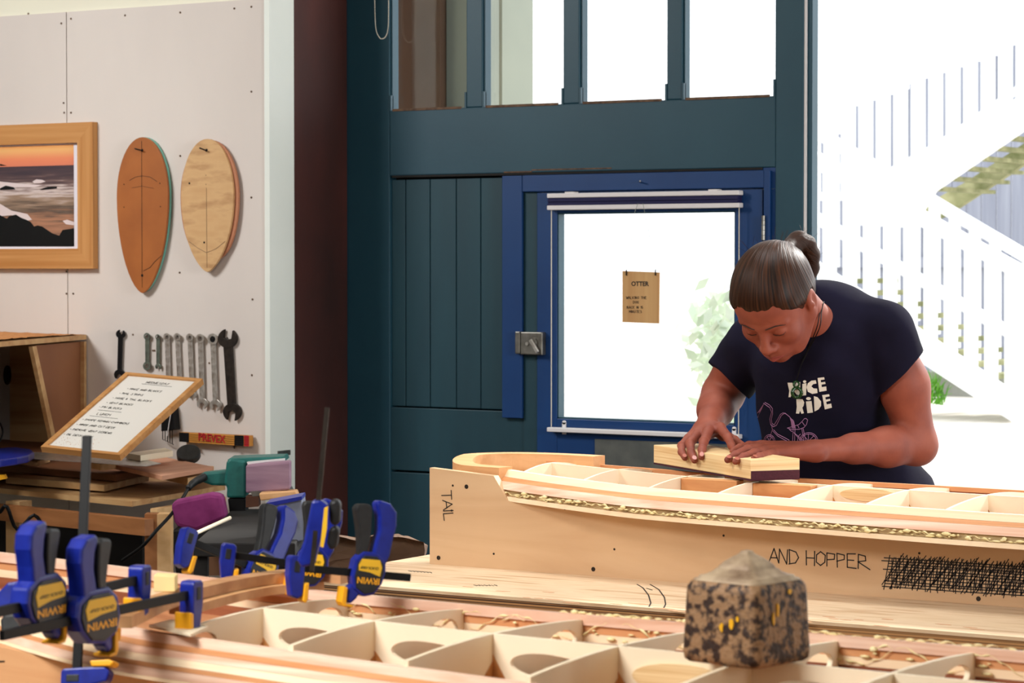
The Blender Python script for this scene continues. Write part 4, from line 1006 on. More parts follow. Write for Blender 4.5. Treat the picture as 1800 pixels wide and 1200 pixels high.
# folding ruler
ru = thing('folding_ruler', 'ochre folding ruler lettered PREVEX held on wall pegs', 'ruler', onY(376, 772, YP))
ry = YP-.03
rp_ = [(315, 759.5), (437, 765.5), (437, 784.5), (315, 776)]
obj('ruler_body', ppoly(NB(), rp_, ry, .022), M['ochre'], ru, bevel=.0008)
for x0_, x1_ in ((315, 332), (412, 428)):
    obj('black_band', ppoly(NB(), [(x0_, 759.8+(x0_-315)*.049), (x1_, 759.8+(x1_-315)*.049), (x1_, 776+(x1_-315)*.07), (x0_, 776+(x0_-315)*.07)], ry-.0008, .0007), M['black'], ru)
obj('red_end', ppoly(NB(), [(429, 765), (437.5, 765.5), (437.5, 784.5), (429, 784)], ry-.0008, .0007), M['redp'], ru)
bm = NB()
for k in range(1, 5):
    ribbon(bm, [onY(315, 759.5+16.5*k/5, ry-.0008), onY(437, 765.5+19*k/5, ry-.0008)], .0003, Vector((0, -1, 0)))
obj('leaf_line', bm, M['dark_steel'], ru)
tx = text_bm('PREVEX', .031, bold=.0008); sk = Matrix.Identity(4); sk[1][0] = -.055
tx.transform(Matrix.Translation(onY(372, 770.3, ry-.0013)+Vector((0, -.0005, 0))) @ Matrix.Rotation(R(90), 4, 'X') @ sk @ Matrix.Scale(.94, 4, (1, 0, 0)))
obj('ruler_lettering', tx, M['redp'], ru, normals=False)
for x in (342, 412): obj('peg', tube(NB(), [onY(x, 783, YP+.001), onY(x, 784+(x-342)*.04, ry)], .003, 8), M['dark_steel'], ru)
# hex key set hanging under the whiteboard
hk = thing('hex_key_set', 'black holder of hex keys hanging on the wall under the whiteboard', 'hex keys', onY(292, 735, YP))
obj('key_holder', ppoly(NB(), [(283, 715), (303, 712), (307, 755), (283, 758)], YP-.03, .028), M['black'], hk, bevel=.002)
for i in range(5):
    obj('hex_key', tube(NB(), [onY(286+i*4.2, 750, YP-.02), onY(286+i*4.2, 772+i*2, YP-.02), onY(288+i*4.2, 773+i*2, YP-.028)], .0015, 6), M['dark_steel'], hk)
obj('cable_tie', tube(NB(), spline([onY(300, 728, YP-.035), onY(297, 745, YP-.036), onY(294, 766, YP-.035)], 8), .0012, 6), M['alu'], label='thin white tie with a bobble hanging below the whiteboard frame', cat='tie')
obj('tape_roll', disc(NB(), at(332, 803, 7.25), UP*.8+TWD_*.6, .034, .02, 28), M['blackrub'], label='black round roll on the bench under the PREVEX ruler', cat='roll', bevel=.003)
obj('wall_bracket', box(NB(), (xe+.0185, YP+.03, onY(487, 803, YP).z), (xe+.021, YP+.09, onY(487, 794, YP).z)), M['steel'], label='small grey bracket on the white wall end', cat='bracket')

# ------------------------------------------------------------------ bench at left
ZB = Z(-.62)
bn = thing('side_bench', 'pine and plywood side bench in front of the white wall', 'bench', onZ(150, 880, 0.0))
tp = [onZ(-60, 852, ZB), onZ(232, 881, ZB), onZ(396, 852, ZB), onZ(300, 832, ZB), onZ(-60, 822, ZB)]
for p in tp: p.y = min(p.y, YP-.006)
bt_ = obj('bench_top', prism(NB(), tp, (0, 0, -.014)), M['bench'], bn)
e1 = onZ(-60, 866, ZB-.02); e2 = onZ(258, 905, ZB-.02)
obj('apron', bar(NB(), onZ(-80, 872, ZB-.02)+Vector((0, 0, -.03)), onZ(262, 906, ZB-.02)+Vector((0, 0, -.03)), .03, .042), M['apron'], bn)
obj('apron', bar(NB(), onZ(270, 893, ZB-.02)+Vector((0, 0, -.012)), onZ(392, 872, ZB-.02)+Vector((0, .0, -.012)), .02, .022), M['pine'], bn)
lg = at(277, 940, 6.55)
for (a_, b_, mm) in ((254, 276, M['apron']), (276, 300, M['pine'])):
    p_ = at(a_, 900, 6.55); q_ = at(b_, 900, 6.55)
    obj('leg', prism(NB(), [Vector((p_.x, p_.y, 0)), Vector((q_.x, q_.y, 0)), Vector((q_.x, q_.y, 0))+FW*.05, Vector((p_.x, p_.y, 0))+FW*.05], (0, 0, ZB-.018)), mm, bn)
obj('leg', box(NB(), at(10, 880, 7.0)*1, at(10, 880, 7.0)+Vector((.05, .05, -.86))), M['pine'], bn)
# offcut boards stack
def stk(name, pix, zrel, th, m, label, cat='board', bevel=.0008):
    return obj(name, plate(NB(), pix, Z(zrel), th), m, label=label, cat=cat, bevel=bevel)
stk('plywood_offcut', [(10, 838), (183, 852), (262, 834), (90, 822)], -.596, .018, M['bench'], 'lowest plywood offcut of the stack on the side bench', 'offcut')
stk('plywood_offcut', [(-60, 811), (203, 834), (272, 822), (40, 803)], -.575, .0185, M['brown_ply'], 'wide brown plywood offcut, second from the bottom of the bench stack', 'offcut')
stk('plywood_offcut', [(195, 815), (285, 836), (375, 820), (285, 802)], -.553, .012, M['redply'], 'pink-faced square plywood offcut at right end of the stack', 'offcut')
stk('plywood_offcut', [(270, 826), (330, 840), (376, 830), (376, 819), (330, 815)], -.574, .02, M['pine'], 'pale plywood offcut underneath the pink-faced square one', 'offcut')
stk('pine_offcut', [(27, 806), (66, 811), (88, 803), (50, 799)], -.545, .014, M['pine'], 'short pine offcut under the saw blade at left', 'offcut')
stk('pine_offcut', [(158, 812), (176, 816), (204, 813), (190, 808)], -.543, .0165, M['pine'], 'short pine offcut in front of the pink-faced plywood square', 'offcut')
stk('pale_board_offcut', [(222, 796), (247, 800), (304, 792), (290, 787)], -.515, .016, M['rib'], 'pale timber offcut just right of the whiteboard foot', 'offcut')
# saw
sw_ = thing('hand_saw', 'hand saw with blue handle lying under the whiteboard', 'saw', onZ(120, 803, Z(-.53)))
obj('saw_blade', plate(NB(), [(38, 799), (60, 794), (250, 806), (283, 814), (255, 819), (60, 806)], Z(-.532), .0015), M['chrome'], sw_)
bm = NB(); hz = Z(-.528)
pts = [(-12, 789), (12, 786), (30, 786), (54, 789), (60, 794), (50, 800), (30, 804), (0, 808), (-12, 808)]
plate(bm, pts, hz+.014, .02); obj('saw_handle', bm, M['cblue'], sw_, bevel=.004)
# whiteboard
c0 = at(73, 791, 6.83); c1 = at(212, 806, 6.70); c2 = at(358, 669, 7.06); c3 = at(222, 660, 7.19)
ux = (c1-c0); uy = (c3-c0); W_ = ux.length; Hh = uy.length; ux.normalize(); nn = ux.cross(uy).normalized(); uy = nn.cross(ux).normalized()
c2a = (c2-c0); skx = ((c3-c0).dot(ux)+(c2-c1).dot(ux))/2; skew = skx/Hh
Hp = ((c3-c0).dot(uy)+(c2-c0).dot(uy))/2; uyr = (uy*1+ux*(skx/Hp))
wb = thing('whiteboard', 'small oak framed whiteboard with handwritten job list leaning on offcuts', 'whiteboard', c0)
def wp(u, v, d=0): return c0+ux*(W_*u)+uyr*(Hp*v)+nn*d
obj('panel', prism(NB(), [wp(.02, .01, .002), wp(.98, .01, .002), wp(.98, .99, .002), wp(.02, .99, .002)], nn*.004), M['wboard'], wb)
fwu, fwv = .055, .028
for q in ([(0, 0), (1, 0), (1-fwu, fwv), (fwu, fwv)], [(0, 1), (1, 1), (1-fwu, 1-fwv), (fwu, 1-fwv)], [(0, 0), (fwu, fwv), (fwu, 1-fwv), (0, 1)], [(1, 0), (1-fwu, fwv), (1-fwu, 1-fwv), (1, 1)]):
    obj('frame_strip', prism(NB(), [wp(u, v, -.006) for u, v in q], nn*.017), M['oak'], wb)
bm = NB()
lines = [('WEDNESDAY', .36, .90, 1.15), ('- MAKE AND BLOCKS', .22, .80, 1), ('- RAIL STRIPS', .19, .735, 1), ('- NOSE & TAIL BLOCKS', .17, .67, 1), ('- VENT BLOCKS', .16, .605, 1), ('- FIN BLOCKS', .13, .545, 1), ('LUNCH', .2, .455, 1.25), ('- SHAPE REMAIN CHAMBERS', .10, .375, 1), ('- MARK AND CUT DECK', .10, .31, 1), ('- REMOVE VENT SCREWS', .09, .245, 1), ('- OIL DECK DOWN', .08, .18, 1)]
for s, u, v, k_ in lines:
    write(bm, s, wp(u, v, .0062), ux, uyr.normalized(), .0088*k_, .0003, nn, adv=.92, jit=.1)
for u0, u1, v in ((.33, .72, .885), (.16, .46, .515), (.14, .5, .435)): ribbon(bm, [wp(u0, v, .0062), wp(u1, v-.003, .0062)], .0003, nn)
obj('marker_writing', bm, M['pencil'], wb)
bm = NB()
for i in range(70):
    p_ = wp(random.uniform(.1, .6), random.gauss(.1, .04), .0063); a_ = random.uniform(.0008, .002); prism(bm, [p_, p_+ux*a_, p_+uyr*a_], nn*.0006)
obj('sawdust', bm, M['sawdust'], wb, kind='stuff')

# cabinet at far left with sawdust: its open side runs from near left to the wall
from mathutils import noise as mn
G1 = onY(152, 588, YP-.004); G1 = at(152, 588, (G1-O).dot(FW)); zct = G1.z
G0 = onZ(-70, 606, zct); gd = (G1-G0); gd.z = 0; gL = gd.length; gd.normalize(); gn = Vector((gd.y, -gd.x, 0)); gn = gn if gn.dot(RT) > 0 else -gn
cb = thing('plywood_cabinet', 'open sided plywood box cabinet at the left edge of the bench', 'cabinet', Vector((G0.x, G0.y, zct-.4)))
g_ = lambda x, y, d=0: onPl(x, y, G0+gn*d, gn)
Lf = Vector((-1, 0, 0))
flr = g_(76, 795).z
obj('cabinet_top', prism(NB(), [G0, G1, G1+Lf*.75, G0+Lf*.75], (0, 0, -.0145)), M['bench'], cb)
def gq(pix, off, d=0): return prism(NB(), [g_(x, y, d) for x, y in pix], off)
obj('side_panel', gq([(63, 607), (148, 600), (148, 795), (104, 795)], -gn*.01, -.012), M['brown_ply'], cb)
obj('side_panel', gq([(148, 600), (152, 600), (152, 795), (148, 795)], Lf*.3), M['bench'], cb)
obj('divider_edge', gq([(57, 609), (64, 608), (104, 795), (97, 797)], -gn*.012), M['bench'], cb)
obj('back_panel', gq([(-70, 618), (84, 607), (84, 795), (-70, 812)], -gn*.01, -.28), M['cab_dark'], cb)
obj('cabinet_floor', prism(NB(), [Vector((p.x, p.y, flr)) for p in (G0, G1, G1+Lf*.6, G0+Lf*.6)], (0, 0, -.012)), M['brown_ply'], cb)
obj('round_hole', disc(NB(), g_(12, 659, -.275), gn, .03, .003, 24), M['black'], cb)
obj('cable_loop', tube(NB(), spline([g_(-6, 735, -.1), g_(3, 750, -.1), g_(4, 765, -.1), g_(-6, 785, -.1)], 12), .003, 8), M['black'], label='black cable loop inside the plywood cabinet', cat='cable')
bm = NB(); nx_, ny_ = 70, 18; V_ = []
for i in range(nx_+1):
    row = []
    for j in range(ny_+1):
        u, v_ = i/nx_, j/ny_; p = G0+gd*gL*u+Lf*(.004+.5*v_)
        e_ = min(1, u*6)*min(1, (1-u)*5+.02)
        hh = (.016*e_*math.sin(math.pi*min(1, v_*1.0+.04))**.5*(1 if u < .55 else 1-(u-.55)*1.7) + .0025*mn.noise(Vector((p.x*90, p.y*90, 0)))+.003*mn.noise(Vector((p.x*20, p.y*20, 0))))
        row.append(bm.verts.new((p.x, p.y, zct+max(hh, 0)+.0004)))
    V_.append(row)
for i in range(nx_):
    for j in range(ny_): bm.faces.new((V_[i][j], V_[i+1][j], V_[i+1][j+1], V_[i][j+1]))
obj('sawdust', bm, M['sawdust'], label='orange sawdust heaped on top of the plywood cabinet', cat='sawdust', kind='stuff', smooth=True)

for o_ in [c for c in bpy.data.objects if c.parent == cb]:
    base_y = WM[cb].translation.y
    for v in o_.data.vertices: v.co.y = min(v.co.y, YP-.003-base_y)
# belt sander standing on its side
bs = thing('belt_sander', 'teal green belt sander with mauve belt clamped on the side bench', 'sander', at(450, 870, 6.25))
def q3(pix, D, off, th=None): return prism(NB(), [at(x, y, D) for x, y in pix], off)
obj('motor_housing', q3([(398, 812), (404, 806), (432, 810), (432, 875), (398, 875), (399, 856), (394, 850)], 6.25, FW*.09), M['makita'], bs, bevel=.006)
obj('rear_grip', q3([(352, 832), (362, 830), (400, 826), (402, 854), (372, 853), (352, 846)], 6.27, FW*.05), M['makita'], bs, bevel=.006)
obj('top_cover', q3([(399, 808), (405, 805), (500, 802), (503, 810), (432, 816), (404, 814)], 6.26, FW*.1), M['makita'], bs, bevel=.003)
obj('metal_guard', q3([(434, 812), (500, 806), (500, 812), (436, 818)], 6.24, FW*.02), M['alu'], bs)
bm = NB(); pb_ = [at(432, 817, 6.22), at(509, 811, 6.15), at(509, 861, 6.15), at(432, 867, 6.22)]
prism(bm, pb_, FW*.06); obj('sanding_belt', bm, M['belt'], bs, bevel=.005)
obj('base_frame', q3([(440, 864), (508, 859), (512, 866), (444, 872)], 6.2, FW*.08), M['steel'], bs)
obj('black_base', q3([(400, 876), (432, 876), (432, 905), (404, 905)], 6.26, FW*.07), M['black'], bs, bevel=.004)
obj('cord_sleeve', tube(NB(), spline([at(360, 838, 6.26), at(347, 844, 6.24), at(338, 850, 6.22), at(331, 858, 6.2)], 10), [.010]*4+[.009]*4+[.0075]*3, 10), M['blackrub'], bs, smooth=True)
obj('power_cord', tube(NB(), spline([at(331, 858, 6.2), at(318, 880, 6.15), at(300, 905, 6.1), at(275, 932, 6.05), at(250, 960, 6.05), at(215, 985, 6.1)], 26), .0042, 8), M['black'], bs, smooth=True)
obj('support_offcut', q3([(455, 867), (520, 862), (524, 872), (458, 880)], 6.14, FW*.05), M['rim_side'], label='rounded timber offcut beneath the belt sander', cat='offcut', bevel=.003)
obj('support_offcut', q3([(432, 872), (455, 872), (455, 890), (432, 892)], 6.2, FW*.05), M['cab_dark'], label='small dark brown offcut under the sander belt\'s left end', cat='offcut', bevel=.001)
# magenta sanding sponge
mg = [(300, 886), (308, 880), (370, 867), (390, 870), (397, 905), (396, 912), (345, 934), (312, 926), (306, 918)]
obj('dust_bag', q3(mg, 6.1, FW*.06), M['magenta'], label='magenta cloth dust bag hanging beside the bench leg', cat='dust bag', bevel=.012)
obj('white_dowel', tube(NB(), [at(342, 938, 5.7), at(404, 910, 5.95)], .0045, 12), M['rib'], label='pale wooden dowel below the magenta dust bag', cat='dowel')
# tool case behind the clamps
tcx = thing('tool_case', 'grey and blue tool case behind the clamp handles', 'tool case', at(505, 930, 5.6))
obj('case_body', q3([(470, 888), (530, 876), (536, 950), (476, 960)], 5.6, FW*.1), mat('grey_plastic', (120, 128, 150), None, .5), tcx, bevel=.003)
obj('case_window', q3([(500, 908), (518, 905), (522, 922), (503, 925)], 5.595, FW*.01), M['black'], tcx)
obj('case_lid', q3([(468, 884), (530, 872), (531, 878), (470, 891)], 5.59, FW*.1), M['cblue'], tcx)
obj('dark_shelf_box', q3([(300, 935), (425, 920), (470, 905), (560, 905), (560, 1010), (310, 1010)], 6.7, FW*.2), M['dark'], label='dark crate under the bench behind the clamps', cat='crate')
obj('cardboard_box', q3([(330, 965), (430, 955), (432, 1010), (330, 1012)], 5.8, FW*.2), mat('cardboard', (120, 84, 60), None, .8), label='brown cardboard box behind the clamp bars', cat='box')
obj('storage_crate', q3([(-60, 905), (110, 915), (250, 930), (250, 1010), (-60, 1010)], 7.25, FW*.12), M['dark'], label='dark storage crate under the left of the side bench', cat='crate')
bm = NB(); tube(bm, spline([at(0, 900, 6.8), at(12, 890, 6.78), at(30, 930, 6.8), at(60, 905, 6.8), at(75, 935, 6.8), at(40, 950, 6.8)], 20), .005, 8)
obj('cable_coil', bm, M['black'], label='black cable coil in the shade under the bench', cat='cable')
obj('yellow_handle', q3([(-8, 836), (8, 834), (11, 841), (-8, 845)], 6.85, FW*.02), M['cyel'], label='tiny yellow handle at the left edge of the stack', cat='handle')
pw = thing('portable_workbench', 'black portable workbench under the belt sander and tool case', 'workbench', Vector((at(470, 900, 6.0).x, at(470, 900, 6.0).y, 0)))
ztb = at(480, 916, 6.0).z
c_ = at(470, 908, 5.95); tq = [c_+RT*a+FW*b for a, b in ((-.12, -.42), (.10, -.42), (.10, .36), (-.12, .36))]
for q in tq: q.z = ztb
obj('bench_top', prism(NB(), tq, (0, 0, -.03)), M['dark'], pw, bevel=.003)
for q in tq:
    m_ = (Vector((c_.x, c_.y, q.z))-q)*.1; obj('leg', bar(NB(), Vector((q.x, q.y, 0))+m_*.5, q+m_+Vector((0, 0, -.031)), .03, .03, RT), M['dark'], pw)
# crumpled paper bag
bm = NB(); rr_ = random.Random(3)
outl = [(566, 960), (575, 944), (610, 942), (640, 945), (668, 938), (700, 940), (722, 946), (746, 955), (745, 1002), (566, 1004)]
f0 = []; 
for jj, D_ in enumerate((5.5, 5.46, 5.6)):
    f0.append([bm.verts.new(at(x+rr_.uniform(-2, 2), y+(0 if jj == 1 else 3), D_+rr_.uniform(-.01, .01))) for x, y in outl])
for a_, b_ in ((0, 1), (1, 2)):
    for k in range(len(outl)-1): bm.faces.new((f0[a_][k], f0[a_][k+1], f0[b_][k+1], f0[b_][k]))
bm.faces.new(f0[0]); bm.faces.new(f0[2])
bmesh.ops.triangulate(bm, faces=bm.faces); bmesh.ops.subdivide_edges(bm, edges=bm.edges, cuts=3, use_grid_fill=True)
for v in bm.verts:
    q = v.co*22; v.co += Vector((mn.noise(q), mn.noise(q+Vector((5, 5, 5))), mn.noise(q+Vector((9, 1, 3)))))*.012
obj('paper_bag', bm, M['bag'], label='crumpled brown paper bag behind the rightmost clamp', cat='paper bag')

from mathutils.geometry import tessellate_polygon

# ------------------------------------------------------------------ person
class Field:
    """signed distance grid; surface taken with surface nets so every limb blends into one skin"""
    def __init__(s, lo, hi, h):
        s.lo = np.array(lo, float); s.h = h; s.n = np.ceil((np.array(hi)-s.lo)/h).astype(int)+1
        s.a = np.full(s.n, .3, np.float32)
    def blk(s, lo, hi):
        i0 = np.maximum(((np.array(lo)-s.lo)/s.h).astype(int), 0); i1 = np.minimum(((np.array(hi)-s.lo)/s.h).astype(int)+2, s.n)
        if (i1 <= i0).any(): return None
        g = np.ogrid[i0[0]:i1[0], i0[1]:i1[1], i0[2]:i1[2]]
        return tuple(slice(a, b) for a, b in zip(i0, i1)), [s.lo[k]+g[k]*s.h for k in range(3)]
    def mix(s, sl, d, k, op):
        a = s.a[sl]
        if op == '+': h = np.clip(.5+.5*(a-d)/k, 0, 1); s.a[sl] = a+(d-a)*h-k*h*(1-h)
        else: d = -d; h = np.clip(.5-.5*(a-d)/k, 0, 1); s.a[sl] = a+(d-a)*h+k*h*(1-h)
    def cone(s, a, b, ra, rb, k=.012, op='+', flat=None):
        a = np.array(a, float); b = np.array(b, float); m = max(ra, rb)*(1.0 if flat is None else max(1, flat[1]))+k*2.5+s.h*3
        r = s.blk(np.minimum(a, b)-m, np.maximum(a, b)+m)
        if r is None: return
        sl, P = r; d = b-a; L2 = max(d@d, 1e-12)
        q = [P[i]-a[i] for i in range(3)]; t = np.clip((q[0]*d[0]+q[1]*d[1]+q[2]*d[2])/L2, 0, 1)
        q = [q[i]-t*d[i] for i in range(3)]
        if flat is not None:
            n = np.array(flat[0]); e = (q[0]*n[0]+q[1]*n[1]+q[2]*n[2])*(1/flat[1]-1); q = [q[i]+e*n[i] for i in range(3)]
        dd = np.sqrt(q[0]**2+q[1]**2+q[2]**2)-(ra+(rb-ra)*t); 
        if flat is not None and flat[1] < 1: dd = dd*flat[1]**.5
        s.mix(sl, dd.astype(np.float32), k, op)
    def ell(s, c, ax, rad, k=.012, op='+'):
        c = np.array(c, float); m = max(rad)+k*2.5+s.h*3; r = s.blk(c-m, c+m)
        if r is None: return
        sl, P = r; q = [P[i]-c[i] for i in range(3)]; k0 = 0; k1 = 0
        for A_, rr in zip(ax, rad):
            e = q[0]*A_[0]+q[1]*A_[1]+q[2]*A_[2]; k0 = k0+(e/rr)**2; k1 = k1+(e/rr**2)**2
        k0 = np.sqrt(k0); k1 = np.sqrt(k1)+1e-9; s.mix(sl, (k0*(k0-1)/k1).astype(np.float32), k, op)
    def cut(s, p, n, k=.002, box_=None):
        """remove everything on the side n points to (inside a box)"""
        p = np.array(p); n = np.array(n)
        r = s.blk(*(box_ if box_ else (s.lo, s.lo+s.n*s.h)))
        if r is None: return
        sl, P = r; d = (P[0]-p[0])*n[0]+(P[1]-p[1])*n[1]+(P[2]-p[2])*n[2]; a = s.a[sl]; d = d.astype(np.float32)
        s.a[sl] = np.maximum(a, d)
    def mesh(s, disp=None):
        a = s.a; ins = a < 0; n = s.n-1
        c = np.zeros(n, np.uint8)
        offs = [(i, j, k) for i in (0, 1) for j in (0, 1) for k in (0, 1)]
        for o in offs: c += ins[o[0]:o[0]+n[0], o[1]:o[1]+n[1], o[2]:o[2]+n[2]]
        idx = np.argwhere((c > 0) & (c < 8)); vid = np.full(n, -1, np.int32); vid[tuple(idx.T)] = np.arange(len(idx))
        vals = {o: a[tuple((idx+np.array(o)).T)] for o in offs}
        acc = np.zeros((len(idx), 3)); cnt = np.zeros(len(idx))
        for o in offs:
            for ax in range(3):
                if o[ax]: continue
                o2 = list(o); o2[ax] = 1; o2 = tuple(o2); v0, v1 = vals[o], vals[o2]; m = (v0 < 0) != (v1 < 0)
                t = np.zeros(len(idx)); t[m] = v0[m]/(v0[m]-v1[m]); p = np.tile(np.array(o, float), (len(idx), 1)); p[:, ax] = t
                acc[m] += p[m]; cnt[m] += 1
        V = s.lo+(idx+acc/cnt[:, None])*s.h
        F_ = []
        for ax in range(3):
            b, c_ = (ax+1) % 3, (ax+2) % 3; sl0 = [slice(0, None)]*3; sl1 = [slice(0, None)]*3
            sl0[ax] = slice(0, -1); sl1[ax] = slice(1, None)
            e = np.argwhere(ins[tuple(sl0)] != ins[tuple(sl1)])
            e = e[(e[:, b] > 0) & (e[:, c_] > 0) & (e[:, b] < n[b]) & (e[:, c_] < n[c_]) & (e[:, ax] < n[ax])]
            fl = ins[tuple(e.T)]
            def g(db, dc): q = e.copy(); q[:, b] -= db; q[:, c_] -= dc; return vid[tuple(q.T)]
            Q = np.stack([g(1, 1), g(0, 1), g(0, 0), g(1, 0)], 1); Q[~fl] = Q[~fl][:, ::-1]; F_.append(Q)
        Fq = np.concatenate(F_)
        # relax a little so grid terraces vanish
        if len(V):
            for _ in range(2):
                S = np.zeros_like(V); C_ = np.zeros(len(V))
                for k in range(4):
                    np.add.at(S, Fq[:, k], V[Fq[:, (k+1) % 4]]); np.add.at(C_, Fq[:, k], 1); np.add.at(S, Fq[:, (k+1) % 4], V[Fq[:, k]]); np.add.at(C_, Fq[:, (k+1) % 4], 1)
                V = V*.5+.5*S/np.maximum(C_, 1)[:, None]
        return V, Fq
def field_obj(name, f, m, parent, label=None, disp=None):
    V, Fq = f.mesh()
    if disp is not None: V = disp(V)
    base = np.array(WM[parent].translation) if parent else 0
    me = bpy.data.meshes.new(name); me.vertices.add(len(V)); me.vertices.foreach_set('co', (V-base).ravel())
    me.loops.add(len(Fq)*4); me.loops.foreach_set('vertex_index', Fq.ravel()); me.polygons.add(len(Fq))
    me.polygons.foreach_set('loop_start', np.arange(0, len(Fq)*4, 4)); me.polygons.foreach_set('use_smooth', np.ones(len(Fq), bool))
    me.update(calc_edges=True); me.validate(); me.materials.append(m)
    o = bpy.data.objects.new(name, me); COL.objects.link(o); o.parent = parent; WM[o] = WM[parent]
    if label: o['label'] = label
    return o, V, Fq

DT = 5.33
TWD = -FW                                   # towards the lens
psi, phi = R(30), R(50)
HS = RT*math.cos(psi)+TWD*math.sin(psi)
HF = RT*(-math.sin(psi)*math.cos(phi))+UP*(-math.sin(phi))+TWD*(math.cos(psi)*math.cos(phi))
HU = RT*(-math.sin(psi)*math.sin(phi))+UP*math.cos(phi)+TWD*(math.cos(psi)*math.sin(phi))
HC = at(1361, 529, 5.2)
def hp_(s, u, f): return HC+HS*s+HU*u+HF*f
HAX = (HS, HU, HF)
pe = thing('person', 'person in navy NICE RIDE t-shirt bent over the frame, sanding with both hands', 'person', Vector((at(1500, 900, 5.5).x, at(1500, 900, 5.5).y, 0)))

shL = at(1558, 572, 5.34); elL = at(1612, 782, 5.36); wrL = at(1432, 792, 5.205)
shR = at(1318, 604, 5.47); elR = at(1271, 692, 5.62); wrR = at(1243, 752, 5.385)
nb = at(1448, 548, 5.33); chest = at(1452, 640, 5.46); waist = at(1470, 800, 5.55); hip = at(1522, 900, 5.56)
lo = [min(p[i] for p in (elL, elR, hip, wrR, HC, wrL))-.22 for i in range(3)]; hi = [max(p[i] for p in (elL, elR, hip, wrR, HC, shL))+.22 for i in range(3)]
bf = Field(lo, hi, .0028)
# torso core (under the shirt)
nb2 = nb-UP*.035
bf.cone(nb2, chest, .045, .085, .03, flat=(FW, .8)); bf.cone(chest, waist, .088, .085, .03, flat=(FW, .8)); bf.cone(waist, hip, .085, .10, .03, flat=(FW, .8))
bf.cone(nb2+FW*.02, shL, .036, .042, .02); bf.cone(nb2+FW*.02, shR, .036, .04, .02)
# neck
bf.cone(hp_(0, -.035, -.045), at(1425, 560, 5.31), .048, .042, .02)
# skull and face
E = bf.ell
E(hp_(0, .028, -.014), HAX, (.0745, .084, .094), .02)
E(hp_(0, .03, .035), HAX, (.062, .048, .046), .02)
E(hp_(0, -.028, .034), HAX, (.0595, .072, .049), .02)
E(hp_(0, -.066, .032), HAX, (.054, .036, .044), .02)
E(hp_(0, -.096, .062), HAX, (.021, .015, .018), .016)
for s in (-1, 1):
    E(hp_(s*.041, -.028, .056), HAX, (.020, .019, .018), .018)
    bf.cone(hp_(s*.066, -.036, .002), hp_(s*.034, -.088, .042), .016, .015, .02)
    E(hp_(s*.031, -.001, .096), HAX, (.018, .011, .015), .012, '-')
    E(hp_(s*.031, -.003, .0705), HAX, (.0145, .0105, .0125), .004)
    bf.cone(hp_(s*.014, .015, .080), hp_(s*.047, .016, .066), .0075, .006, .009)
bf.cone(hp_(0, .012, .079), hp_(0, -.030, .0985), .0080, .0095, .010)
E(hp_(0, -.036, .0995), HAX, (.0115, .0095, .0110), .007)
for s in (-1, 1):
    E(hp_(s*.0125, -.040, .091), HAX, (.0075, .0065, .0095), .006)
    E(hp_(s*.0065, -.0475, .096), HAX, (.0032, .0026, .0040), .003, '-')
E(hp_(0, -.063, .070), HAX, (.029, .022, .024), .014)
bf.cone(hp_(-.02, -.0665, .0845), hp_(0, -.0625, .0925), .0035, .0055, .005); bf.cone(hp_(.02, -.0665, .0845), hp_(0, -.0625, .0925), .0035, .0055, .005)
bf.cone(hp_(-.017, -.0705, .0845), hp_(0, -.0745, .0905), .0035, .006, .005); bf.cone(hp_(.017, -.0705, .0845), hp_(0, -.0745, .0905), .0035, .006, .005)
bf.cone(hp_(-.023, -.0685, .0875), hp_(.0, -.0685, .0985), .0016, .0018, .003, '-'); bf.cone(hp_(.023, -.0685, .0875), hp_(.0, -.0685, .0985), .0016, .0018, .003, '-')
# ears
for s in (-1, 1):
    ea = (HS*s, (HU*.97-HF*.2).normalized(), (HF*.97+HU*.2).normalized())
    E(hp_(s*.0755, -.010, -.010), ea, (.0095, .0315, .019), .006)
    E(hp_(s*.0865, -.008, -.008), ea, (.0075, .020, .0105), .004, '-')
    E(hp_(s*.083, -.010, -.001), ea, (.003, .006, .004), .003)
# arms
def limb(a, b, ra, rb, bulge=0, bo=.35, off=Vector((0, 0, 0)), k=.02):
    bf.cone(a, b, ra, rb, k)
    if bulge: m_ = a+(b-a)*bo+off; d = (b-a).normalized()*(b-a).length*.22; bf.cone(m_-d, m_+d, bulge, bulge*.92, .03)
mA = shL+(elL-shL)*.5+RT*.004; bf.cone(shL-UP*.015, mA, .046, .049, .03); bf.cone(mA, elL, .049, .040, .03)
mB = elL+(wrL-elL)*.3; mC = elL+(wrL-elL)*.62; bf.cone(elL, mB, .040, .0385, .02); bf.cone(mB, mC, .0385, .0305, .025); bf.cone(mC, wrL, .0315, .0265, .02, flat=(UP, .82))
limb(shR, elR, .048, .036, .042, .5)
limb(elR, wrR, .037, .0255, .040, .25)
# hands -----------------------------------------------------------------------
NAILS = []
def finger(pts, r, nail=None):
    pts = [Vector(p) for p in pts]
    for i in range(len(pts)-1):
        ra = r[i]; rb = r[i+1]; bf.cone(pts[i], pts[i+1], ra, rb, .0035)
        if 0 < i: bf.ell(pts[i], (RT, UP, FW), (ra*1.07,)*3, .003)
    if nail: NAILS.append((pts[-1], (pts[-1]-pts[-2]).normalized(), Vector(nail), r[-1]))
